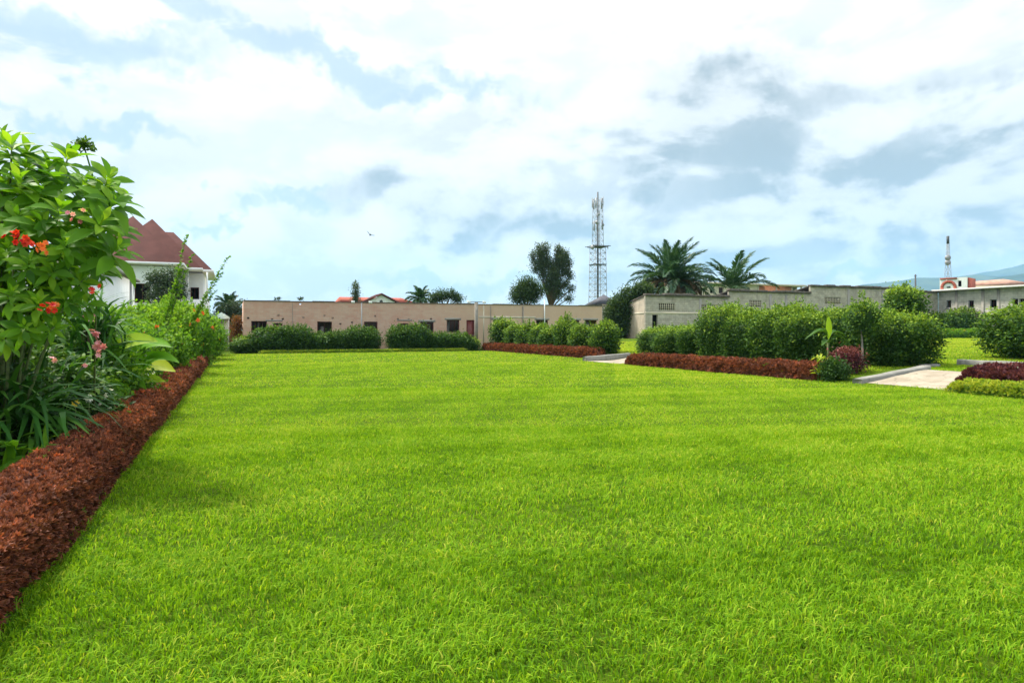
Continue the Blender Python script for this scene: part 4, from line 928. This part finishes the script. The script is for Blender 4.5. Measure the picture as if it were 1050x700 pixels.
# ------------------------------------------------------------------ trees
def tree(name, label, d, crowns, n, leaf, mat, trunk=.18, seed=1, ground_px=None, group=None, tb=.32, aspect=.5, hollow=.35):
    """crowns: (px, py, rx, ry in pixels) lobes of the crown as they stand at distance d"""
    r = np.random.default_rng(seed); px0 = ground_px or np.mean([c[0] for c in crowns]); P0 = pos(px0, d); e = empty(name, P0, label, 'tree', group)
    t = MB(); f = MB(); zb = min(zpx(c[1], d) for c in crowns) - P0[2]
    t.tube([(0, 0, -.2), (.05, 0, zb * .35), (-.03, .04, zb * .8)], [trunk * 1.3, trunk, trunk * .8], 8)
    tot = sum(c[2] * c[3] for c in crowns)
    for (px, py, rx, ry) in crowns:
        C = np.array([(px - px0) / F * d, r.uniform(-.2, .2) * rx / F * d, zpx(py, d) - P0[2]]); Rr = np.array([rx, rx * .9, ry]) / F * d
        t.tube([(-.03, .04, zb * .72), (C * np.array([.5, .5, .7]) + np.array([0, 0, zb * .15])), C, C + np.array([0, 0, Rr[2] * .7])], [trunk * .75, trunk * .5, trunk * .3, trunk * .08], 6)
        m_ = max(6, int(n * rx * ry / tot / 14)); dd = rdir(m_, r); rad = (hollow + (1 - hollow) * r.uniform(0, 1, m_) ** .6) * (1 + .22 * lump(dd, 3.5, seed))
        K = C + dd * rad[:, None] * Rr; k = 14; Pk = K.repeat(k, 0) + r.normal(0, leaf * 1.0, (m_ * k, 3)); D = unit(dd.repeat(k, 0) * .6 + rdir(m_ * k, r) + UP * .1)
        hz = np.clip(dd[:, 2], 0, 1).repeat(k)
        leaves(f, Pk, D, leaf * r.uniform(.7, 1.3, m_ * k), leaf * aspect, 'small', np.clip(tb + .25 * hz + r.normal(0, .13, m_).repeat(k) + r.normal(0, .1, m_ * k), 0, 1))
        for q in K[:: max(1, len(K) // 14)]: t.tube([C * .8 + q * .2 - np.array([0, 0, Rr[2] * .3]), q], [trunk * .2, trunk * .06], 4, cap=False)
    t.build('trunk', M_['bark'], e); f.build('crown', mat, e); return e
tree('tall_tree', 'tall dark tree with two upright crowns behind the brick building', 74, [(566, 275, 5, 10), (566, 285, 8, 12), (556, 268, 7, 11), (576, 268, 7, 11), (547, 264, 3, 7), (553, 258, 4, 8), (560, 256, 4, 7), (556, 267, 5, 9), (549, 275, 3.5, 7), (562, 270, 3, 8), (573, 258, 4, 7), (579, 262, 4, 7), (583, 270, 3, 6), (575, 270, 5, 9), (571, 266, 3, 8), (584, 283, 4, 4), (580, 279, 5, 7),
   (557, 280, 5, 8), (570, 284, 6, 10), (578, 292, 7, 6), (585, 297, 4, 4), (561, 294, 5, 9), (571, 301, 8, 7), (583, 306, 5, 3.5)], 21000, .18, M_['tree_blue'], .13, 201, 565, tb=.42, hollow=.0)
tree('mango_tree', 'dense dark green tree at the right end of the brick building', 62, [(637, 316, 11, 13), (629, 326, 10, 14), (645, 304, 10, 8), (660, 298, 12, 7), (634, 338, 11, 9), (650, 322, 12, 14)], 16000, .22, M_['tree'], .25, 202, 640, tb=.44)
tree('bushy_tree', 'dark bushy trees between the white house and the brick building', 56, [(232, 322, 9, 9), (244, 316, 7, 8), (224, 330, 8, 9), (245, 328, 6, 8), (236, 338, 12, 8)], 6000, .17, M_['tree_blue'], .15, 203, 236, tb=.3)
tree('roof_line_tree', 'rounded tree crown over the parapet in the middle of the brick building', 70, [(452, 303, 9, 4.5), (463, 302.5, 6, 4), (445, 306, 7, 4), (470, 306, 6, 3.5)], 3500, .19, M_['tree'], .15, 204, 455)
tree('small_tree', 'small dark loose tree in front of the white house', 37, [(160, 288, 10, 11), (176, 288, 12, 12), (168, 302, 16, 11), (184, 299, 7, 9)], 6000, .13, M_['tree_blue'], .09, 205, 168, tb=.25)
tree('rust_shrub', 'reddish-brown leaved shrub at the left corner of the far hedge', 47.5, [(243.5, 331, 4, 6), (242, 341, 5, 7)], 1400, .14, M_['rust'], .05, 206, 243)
P = pos(364.7, 64); e = empty('cypress', P, 'narrow dark cypress rising behind the brick building', 'tree'); MB().tube([(0, 0, 0), (0, 0, 1.2)], [.1, .08], 7).build('trunk', M_['bark'], e)
shrub_mb(.26, .26, zpx(290, 64), 3600, .13, 207, 2.1, 2, base=.8, rough=.08).build('crown', M_['tree_blue'], e)
p = pos(252.5, 45.6); p[2] = 0; sp = shrub_mb(.72, .5, .95, 2600, .12, 97, 2.2, 5, tb=.35)
o = empty('flowering_bush', p, 'low bush with small white flowers at the left end of the lawn', 'bush'); sp.build('foliage', M_['hedge'], o); r_ = np.random.default_rng(9)
fm_ = MB(); n = 26; a = r_.uniform(0, 6.3, n); leaves(fm_, np.stack([.7 * np.cos(a), -.46 * np.abs(np.sin(a)), r_.uniform(.3, .9, n)], -1).repeat(3, 0), rdir(n * 3, r_), .1, .09, 'small', .5); fm_.build('blossom', M_['flower_white'], o)
p = pos(485.5, 49.6); p[2] = 0; shrub(p, shrub_mb(.42, .38, .75, 900, .12, 98, 2.2, 5, tb=.5).mesh('door_bush_mesh', M_['hedge']), 'small light green bush below the red door', 'bush', name='bush')

def frond_mesh(L, droop, mat, seed, n=46, ll=.62, wdt=.055):
    r = np.random.default_rng(seed); s = np.linspace(0, 1, 14); ang = -droop * s ** 1.5; dx = np.cos(ang); dz = np.sin(ang)
    x = np.concatenate([[0], np.cumsum((dx[1:] + dx[:-1]) / 2 * L / 13)]); z = np.concatenate([[0], np.cumsum((dz[1:] + dz[:-1]) / 2 * L / 13)])
    m = MB(); c = np.stack([x, 0 * x, z], -1); m.tube(c, np.linspace(.05, .008, 14), 5, tint=.7)
    t = np.linspace(.13, .995, n).repeat(2); sd = np.tile([-1, 1], n); B = np.stack([np.interp(t, s, x), 0 * t, np.interp(t, s, z)], -1); a = np.interp(t, s, ang)
    T = np.stack([np.cos(a), 0 * a, np.sin(a)], -1); Nn = np.stack([-np.sin(a), 0 * a, np.cos(a)], -1)
    D = T * (.6 + .6 * t)[:, None] + np.array([0, 1, 0]) * (sd * (.9 - .4 * t))[:, None] + Nn * r.uniform(-.35, .45, 2 * n)[:, None]
    leaves(m, B, D, ll * np.sin(np.pi * np.clip(t * .86 + .12, 0, 1)) ** .6 * r.uniform(.85, 1.1, 2 * n), wdt, 'mid', np.clip(.4 + r.normal(0, .15, 2 * n), 0, 1), N=Nn)
    return m.mesh('frond_mesh', mat)
def palm(name, label, px, py, d, L, nf, seed, emin=-25, skirt=0, ground_px=None, ll=.6, wdt=.07):
    r = np.random.default_rng(seed); P = pos(px, d); e = empty(name, P, label, 'palm tree'); zc_ = zpx(py, d) - P[2]
    MB().tube([(0, 0, -.2), (.03, .02, zc_ * .5), (0, 0, zc_ + .1)], [.28, .22, .26], 10).build('trunk', M_['bark'], e)
    ms = [frond_mesh(L, dr, M_['palm'], seed + i, ll=ll, wdt=wdt) for i, dr in enumerate((.75, 1.2, 1.5))]
    for k in range(nf):
        f = (k + .5) / nf; el = R(86 - (86 - emin) * f ** .85 + r.uniform(-5, 5)); az = k * 2.39996 + r.uniform(-.15, .15)
        o = bpy.data.objects.new('frond', ms[0 if el > R(55) else 1 if el > R(20) else 2]); COL.objects.link(o); o.parent = e
        o.location = (.1 * math.cos(az), .1 * math.sin(az), zc_); o.rotation_euler = (r.uniform(-.25, .25), -el, az); s = r.uniform(.9, 1.08) * (1 if el > 0 else .92); o.scale = (s, s, s)
    if skirt:
        dm_ = frond_mesh(L * .72, 1.5, M_['dry'], seed + 9, 40, .6, .12)
        for k in range(skirt):
            az = k * 2.399 + 1; o = bpy.data.objects.new('dry_frond', dm_); COL.objects.link(o); o.parent = e; o.location = (.2 * math.cos(az), .2 * math.sin(az), zc_ + .1 - .4 * r.random()); o.rotation_euler = (r.uniform(-.4, .4), R(-32 + 40 * r.random()), az)
    return e
palm('oil_palm', 'large full palm with drooping dry fronds behind the grey block building', 688, 291, 67, 4.75, 46, 301, 6, 44, ll=.95, wdt=.10)
palm('oil_palm', 'smaller upright palm to the right of the large full palm', 752, 297, 68, 4.3, 17, 311, 14, 0, ll=.95, wdt=.10)
tree('round_tree', 'lower rounded bushy tree standing left of the two-crowned tree', 70, [(541, 294, 9, 10), (534, 300, 8, 9), (549, 299, 8, 10), (540, 303, 12, 8), (529, 306, 4, 5)], 7000, .26, M_['tree'], .14, 321, 541, tb=.4, aspect=.3)
palm('small_palm', 'small palm tuft over the parapet in the middle of the brick building', 430.5, 306, 72, 1.6, 16, 331, -10, 0, ll=.5, wdt=.09)
palm('small_palm', 'little dark palm top beside the white house', 234, 313, 62, 1.3, 22, 341, -20, 0, ll=.42, wdt=.08)

# bird
P = np.array([(379.5 - CX) / F * 42, 42, zpx(241, 42)])
m = MB(); m.tube([(-.17, 0, 0), (-.12, 0, .005), (-.03, 0, 0), (.06, 0, .005), (.11, 0, .02), (.145, 0, .022), (.175, 0, .018)], [.012, .022, .045, .042, .024, .022, .004], 8)
for s in (-1, 1):
    w_ = np.array([(.06, .02, .01), (.05, .14, .07), (.01, .26, .12), (-.06, .24, .11), (-.05, .12, .055), (-.06, .02, .005)]) * np.array([1, s, 1])
    v = np.concatenate([w_ + np.array([0, 0, .006]), w_ - np.array([0, 0, .004])]); m.add(v, quads=[[0, 1, 4, 5], [1, 2, 3, 4], [6, 7, 10, 11], [7, 8, 9, 10], [0, 1, 7, 6], [1, 2, 8, 7], [2, 3, 9, 8], [3, 4, 10, 9], [4, 5, 11, 10]])
m.add([(-.15, -.02, 0), (-.15, .02, 0), (-.26, .045, 0), (-.26, -.045, 0), (-.15, -.02, .008), (-.15, .02, .008), (-.26, .045, .006), (-.26, -.045, .006)], quads=[[0, 1, 2, 3], [4, 5, 6, 7], [2, 3, 7, 6], [1, 2, 6, 5], [0, 3, 7, 4]])
o = m.build('bird', M_['bird']); o.location = P; o.rotation_euler = (.5, .1, 1.9); tag(o, 'small dark bird flying in the sky left of the middle', 'bird')

# ------------------------------------------------------------------ plants of the flower bed on the left
def bed(px, d):
    p = pos(px, d); p[2] = 0; return p
def flower_mb(n, spread, size, seed, kind='mid'):
    r = np.random.default_rng(seed); m = MB(); C = r.normal(0, spread, (n, 3))
    for c in C:
        k = 6; a = np.arange(k) * 6.283 / k + r.uniform(0, 6); ax = unit(r.normal(size=3) + np.array([.4, -1, .6])); u = unit(np.cross(ax, [0, 0, 1.])); v = np.cross(ax, u)
        D = np.cos(a)[:, None] * u + np.sin(a)[:, None] * v + ax * .45
        leaves(m, np.broadcast_to(c, (k, 3)), D, size, size * .7, kind, np.clip(r.uniform(0, 1) + .1 * r.normal(size=k), 0, 1), N=np.broadcast_to(ax, (k, 3)))
    return m
def put_flower(e, base, name, q, n, spread, size, mat, seed):
    o = flower_mb(n, spread, size, seed).build(name, mat, e); o.location = tuple(np.asarray(q) - base); return o

# 1. the big whorled shrub with red flowers in the near left corner
SB = bed(4, 7.5); e = empty('flowering_shrub', SB, 'big bright green shrub with long leaves and red flower clusters at the left edge', 'shrub')
r = np.random.default_rng(400); st = MB(); lf = MB()
tips = []
for px, py, d in [(12, 150, 7.0), (28, 158, 7.2), (3, 142, 7.4), (50, 172, 7.1), (66, 186, 7.0), (86, 186, 6.9), (106, 196, 7.0), (100, 214, 6.8), (84, 205, 7.2), (120, 232, 7.1), (112, 248, 6.9), (40, 195, 6.8),
                  (20, 185, 6.7), (62, 215, 6.6), (88, 236, 6.7), (96, 262, 6.9), (70, 250, 6.4), (45, 230, 6.5), (18, 222, 6.5), (110, 275, 7.1), (84, 285, 6.7), (55, 275, 6.4), (30, 268, 6.3), (8, 255, 6.4), (118, 205, 6.7), (112, 182, 6.9), (120, 255, 6.6), (70, 160, 7.3), (104, 228, 6.5), (70, 305, 6.6), (40, 310, 6.4),
                  (12, 300, 6.4), (92, 308, 6.9), (25, 335, 6.4), (55, 335, 6.6), (5, 345, 6.5), (2, 190, 7), (-20, 170, 7), (-40, 220, 7), (-30, 280, 6.8), (-20, 330, 6.7)]:
    tips.append(np.array([(px - CX) / F * d, d, zpx(py, d)]))
tips = np.array(tips); nt = len(tips)
CC = np.array([SB[0] - .1, SB[1] + .1, 2.35])
dd = rdir(150, r); dd[105:, 2] = -np.abs(dd[105:, 2]) * .8; rad = (.3 + .62 * r.uniform(0, 1, 150) ** .5)
extra = CC + dd * rad[:, None] * np.array([1.0, .9, 1.15]); tips = np.concatenate([tips, extra])
for i, q in enumerate(tips):
    b = q - SB; ax = unit(b - np.array([-.1, .1, .7])); big_ = i < nt; low_ = q[2] < 2.25 + .3 * math.sin(i * 3.3)
    if i % 9 == 0:
        md = b * np.array([.45, .45, .62]) + np.array([0, 0, -.05]); st.tube([(.16 * math.sin(i), .16 * math.cos(i), 0), md * np.array([.6, .6, .6]), md, b - ax * .1, b], [.02, .015, .012, .009, .006], 5)
    for ring, (k, el, L) in enumerate(((3, 1.0, .17), (5, .5, .29), (5, .1, .32), (3, -.3, .26))):
        k, L = (k + 1, L * .58) if low_ else (k, L)
        az = np.arange(k) * 6.283 / k + r.uniform(0, 6); u = unit(np.cross(ax, [.1, .2, 1.])); v = np.cross(ax, u)
        D = (np.cos(az)[:, None] * u + np.sin(az)[:, None] * v) * math.cos(el) + ax * math.sin(el) + r.normal(0, .14, (k, 3))
        ll_ = L * r.uniform(.7, 1.15, k)
        leaves(lf, b - ax * (.05 * ring) + D * .015, D, ll_, ll_ * r.uniform(.34, .46, k), 'big', np.clip(.45 + r.normal(0, .2, k) + .12 * (ring == 0), 0, 1), N=np.broadcast_to(ax, (k, 3)) + .25 * r.normal(size=(k, 3)))
st.build('branch', M_['twig'], e); lf.build('foliage', M_['glossy'], e, True)
for px, py, d, n, sp, sz_, mat, nm in [(17, 241, 6.1, 8, .03, .036, 'flower_red', 'red_flower_cluster'), (30, 247, 6.1, 8, .03, .036, 'flower_red', 'red_flower_cluster'), (45, 253, 6.15, 7, .03, .032, 'flower_orange', 'orange_flower_cluster'),
                                       (53, 316, 6.1, 8, .03, .032, 'flower_red', 'red_flower_cluster'), (57, 311, 6.15, 5, .03, .03, 'flower_orange', 'orange_flower_cluster'), (76, 222, 6.4, 5, .04, .028, 'flower_pink', 'pink_flower_cluster'), (96, 297, 6.4, 4, .03, .03, 'flower_red', 'red_flower_cluster')]:
    put_flower(e, SB, nm, np.array([(px - CX) / F * d, d, zpx(py, d)]), n, sp, sz_, M_[mat], int(px * 7 + py))
# 2. dry flower head on its stalk above the shrub
q = np.array([(86 - CX) / F * 7.6, 7.6, zpx(150, 7.6)]); b = q - SB
hd = MB(); hd.tube([b + np.array([.14, 0, -.9]), b + np.array([.09, 0, -.3]), b], [.012, .01, .008], 5); n = 150; dn = unit(rdir(n, r) + np.array([0, 0, .3]))
leaves(hd, b + dn * (.11 * r.uniform(.2, 1, n))[:, None] * np.array([1, 1, .8]), rdir(n, r) + dn * .4, .055, .03, 'mid', r.uniform(.2, .7, n)); hd.build('seed_head', M_['hedge'], e)

# 3. strap-leaved clumps
def strap_clump(px, d, n, L, W, z0, label, seed, mat='strap', up=.9, lean=(0, 0), tb=.47, name='strap_plant', spread=.18):
    r = np.random.default_rng(seed); P = bed(px, d); e = empty(name, P, label, 'plant'); m = MB()
    az = r.uniform(0, 6.283, n); el = r.uniform(.1, 1.35, n)
    D = np.stack([np.cos(az) * np.cos(el) + lean[0], np.sin(az) * np.cos(el) + lean[1], np.sin(el) * up], -1)
    B = np.stack([r.normal(0, spread, n), r.normal(0, spread, n), z0 * r.uniform(.3, 1.1, n)], -1)
    leaves(m, B, D, L * r.uniform(.6, 1.15, n), W * r.uniform(.8, 1.2, n), 'strap', np.clip(tb + r.normal(0, .22, n), 0, 1), N=UP + .35 * rdir(n, r), droop=1.6)
    m.build('foliage', M_[mat], e, True); s = MB()
    for k in range(5): s.tube([(.1 * math.cos(k * 1.3), .1 * math.sin(k * 1.3), 0), (.12 * math.cos(k * 1.3), .12 * math.sin(k * 1.3), z0 + .05)], [.03, .02], 6)
    s.build('stem', M_['bark'], e); return e
strap_clump(92, 10.9, 170, .95, .055, 1.45, 'dark spiky strap-leaved clump below the white house', 501, lean=(.05, -.1), up=1.2)
strap_clump(54, 8.9, 190, .72, .045, .75, 'dark arching strap-leaved clump behind the pink flowers', 502, lean=(.1, -.2), up=.6)
strap_clump(22, 7.5, 170, .9, .055, .55, 'dark shaded strap-leaved clump under the big flowering shrub', 503, lean=(.25, -.2), up=.6, tb=.5)
strap_clump(22, 6.95, 26, .62, .075, .08, 'light green lily clump beside the near end of the red hedge', 504, 'glossy', 1.0, (.1, -.1), .55, 'lily_plant', .12)
strap_clump(-25, 6.6, 40, .7, .07, .15, 'lily clump with broad leaves at the bottom left edge', 505, 'glossy', .9, (.2, -.1), .3, 'lily_plant', .2)
strap_clump(76, 8.6, 60, .42, .03, .1, 'narrow-leaved clump at the back of the red hedge, below the yellow flower', 506, 'strap', .8, (.1, -.1), .6)
# low filling plants behind the hedge
fills = [(-40, 7.6, .8, 1.5, 'dark leafy filler plant at the left edge below the flowering shrub'), (26, 8.9, .8, 1.2, 'shaded leafy filler plant behind the arching strap leaves'), (66, 9.0, .55, .75, 'low leafy plant with small white blooms behind the red hedge'),
         (88, 10.4, .5, .7, 'low leafy plant below the pink flowers'), (112, 12.0, .7, .8, 'low round-leaved plant under the broad paddle leaves'), (60, 11.5, 1.2, 1.9, 'leafy shrub filling the bed behind the strap clumps'), (95, 14, 1.3, 1.8, 'leafy shrub behind the spiky clump')]
for i, (px, d, rr, h, lab) in enumerate(fills):
    p = bed(px, d); o = empty('leafy_plant', p, lab, 'plant', rz=i); mb = shrub_mb(rr, rr, h, 4500 if d < 11 else 3600, .085, 520 + i, 2.1, 6, tb=.22, top=.35, kind='mid'); mb.build('foliage', M_['garden'] if i > 2 else M_['back_hedge'], o)  # first plants use a darker leaf colour, painting in shade under the big shrub
    if i in (2, 4): r_ = np.random.default_rng(i); n = 40; a = r_.uniform(0, 6.3, n); f = MB(); leaves(f, np.stack([rr * np.cos(a), rr * np.sin(a), r_.uniform(.3, 1, n) * h], -1).repeat(4, 0), rdir(n * 4, r_), .045, .035, 'small', .5); f.build('blossom', M_['flower_white'], o)
# 4. pink flower spike and single blooms
P = bed(96, 8.9); e = empty('pink_flower_plant', P, 'plant with a hanging spike of pink flowers among the strap leaves', 'flower'); m = MB(); tp = np.array([(99 - CX) / F * 8.2, 8.2, zpx(318, 8.2)]) - P
m.tube([(0, 0, 0), tp * np.array([.5, .5, .8]), tp + np.array([0, 0, .12]), tp], [.015, .012, .008, .006], 5); m.build('stem', M_['twig'], e)
for px, py, n, sz_ in [(96, 324, 3, .04), (97, 343, 6, .045), (103, 354, 7, .048), (100, 365, 4, .042), (89, 374, 2, .035), (52, 369, 2, .04), (88, 329, 2, .035)]:
    put_flower(e, P, 'pink_flower_cluster', np.array([(px - CX) / F * 8.15, 8.15, zpx(py, 8.15)]), n, .028, sz_, M_['flower_pink'], px + py)
for px, py, d, mt, lab, nm in [(76, 413, 7.6, 'yellow', 'single yellow bloom among the shaded strap leaves', 'yellow_flower'), (90, 408, 7.9, 'flower_white', 'single white and pink bloom just behind the red hedge', 'white_flower')]:
    P = np.array([(px - CX) / F * d, d, 0]); e = empty(nm, P, lab, 'flower'); m = MB(); m.tube([(0, 0, 0), (.01, .01, zpx(py, d))], .005, 5); m.build('stem', M_['twig'], e); put_flower(e, P, 'petals', P + np.array([0, 0, zpx(py, d)]), 2, .012, .05, M_[mt], px)
# 5. broad paddle leaves (ginger or canna) over the hedge
P = bed(112, 12.6); e = empty('broad_leaf_plant', P, 'broad-leaved plant with long bright paddle leaves reaching over the red hedge', 'plant'); r = np.random.default_rng(600)
for px0, py0, px1, py1, w, ti, dr in [(104, 374, 162, 350, .26, .75, .16), (126, 388, 180, 381, .28, .9, .2), (100, 402, 170, 391, .24, .75, .13), (112, 388, 130, 352, .26, .35, .1), (108, 378, 142, 340, .2, .3, .2),
                                       (100, 384, 80, 362, .22, .3, .2), (130, 392, 172, 367, .18, .3, .25), (130, 380, 160, 352, .18, .35, .25), (140, 388, 184, 372, .16, .3, .3), (118, 400, 150, 398, .2, .35, .25), (96, 392, 122, 366, .22, .4, .2), (134, 376, 176, 356, .18, .45, .25)]:
    d0 = 12.4 + r.uniform(-.3, .3); d1 = d0 - .3 + r.uniform(-.25, .2); a = np.array([(px0 - CX) / F * d0, d0, zpx(py0, d0)]); b = np.array([(px1 - CX) / F * d1, d1, zpx(py1, d1)])
    m = MB(); arc_leaf(m, a - P, b - P, dr, w * 1.25, (.1 * r.normal(), -.85, .55), ti); lo_ = m.build('leaf', M_['paddle'], e, True)
    MB().tube([(.15 * r.normal(), .15 * r.normal(), 0), (a - P) * np.array([.7, .7, .6]), a - P], [.018, .015, .01], 5).build('stalk', M_['twig'], lo_)
# 6. hibiscus shrubs along the bed
hib = [(shrub_mb(.9, .9, 1.6, 6000, .11, 610 + i, 2.1, 26, tb=.38, top=.35, kind='small', rough=.2, k=10)) for i in range(3)]
hib = [h.mesh('hibiscus_mesh', M_['garden']) for h in hib]; hfl = flower_mb(1, .01, .06, 620).mesh('bloom_mesh', M_['flower_orange'])
hl_ = [(114, 15.5, 1.0, 1.05, 'light green shrub just behind the broad paddle leaves'), (132, 18, 1.1, 1.0, 'light green hibiscus with orange blooms in front of the dark loose tree'), (158, 19.3, .9, 1.1, 'feathery light green shrub sending up tall shoots'),
       (150, 22.5, 1.4, 1.3, 'tall light green shrub right below the white house wall'), (174, 23.2, .95, 1.3, 'light green shrub under the long arching branch'), (180, 28, 1.3, 1.6, 'light green shrub below the house balcony'),
       (194, 28.2, .95, 1.25, 'light green shrub with orange blooms on the hedge side, right of the balcony'), (196, 34, 1.3, 1.5, 'shrub near the far end of the flower bed'), (207, 34.6, .95, 1.25, 'last light green shrub before the far left lawn corner'), (211, 39.8, 1.1, 1.25, 'shrub beyond the end of the red hedge')]
for i, (px, d, s, h, lab) in enumerate(hl_):
    p = bed(px, d); o = empty('hibiscus_shrub', p, lab, 'shrub', 'light green shrubs along the flower bed', rz=i * 1.7); f = bpy.data.objects.new('foliage', hib[i % 3]); COL.objects.link(f); f.parent = o; f.scale = (s, s, h)
    r_ = np.random.default_rng(i + 50)
    for k in range(5):
        a = r_.uniform(-2.6, .3) - i * 1.7; q = bpy.data.objects.new('bloom', hfl); COL.objects.link(q); q.parent = o; q.location = (.95 * s * math.cos(a), .95 * s * math.sin(a), r_.uniform(.7, 1.45) * h); q.scale = (d / 14,) * 3
    if i in (2, 4):
        for tx, ty in ([(197, 243), (203, 262), (191, 276)] if i == 2 else [(239, 263), (226, 298), (232, 280)]):
            tp = np.array([(tx - CX) / F * d, d - .3, zpx(ty, d)]) - p; b = Matrix.Rotation(-i * 1.7, 3, 'Z') @ Vector(tp); b = np.array(b); m = MB(); base = b * np.array([.15, .15, .0]) + np.array([0, 0, .9])
            t = np.linspace(0, 1, 8)[:, None]; cv = base + (b - base) * t + np.array([0, 0, .12]) * np.sin(t * np.pi); m.tube(cv, np.linspace(.016, .004, 8), 5); m2 = MB(); n = 170; u = r_.uniform(.1, 1, n)
            B = np.stack([np.interp(u, t[:, 0], cv[:, j]) for j in range(3)], -1); leaves(m2, B, rdir(n, r_) + unit(b - base) * .5, .13 * (1.1 - .4 * u), .06, 'small', np.clip(.5 + .2 * r_.normal(size=n), 0, 1))
            br = m.build('long_branch', M_['twig'], o); m2.build('leaves', M_['garden'], br)

# ------------------------------------------------------------------ air
HZ = True
if HZ:
    m, t, out = mat_new('haze_air'); v = t.node('ShaderNodeVolumePrincipled'); v.inputs['Color'].default_value = (.36, .66, 1, 1); v.inputs['Density'].default_value = .00011; v.inputs['Anisotropy'].default_value = 0
    t.put(out.inputs['Volume'], v.outputs[0])
    o = MB().box(-7600, 7600, -7600, 7600, -4.5, 780).build('haze', m); tag(o, kind='stuff')
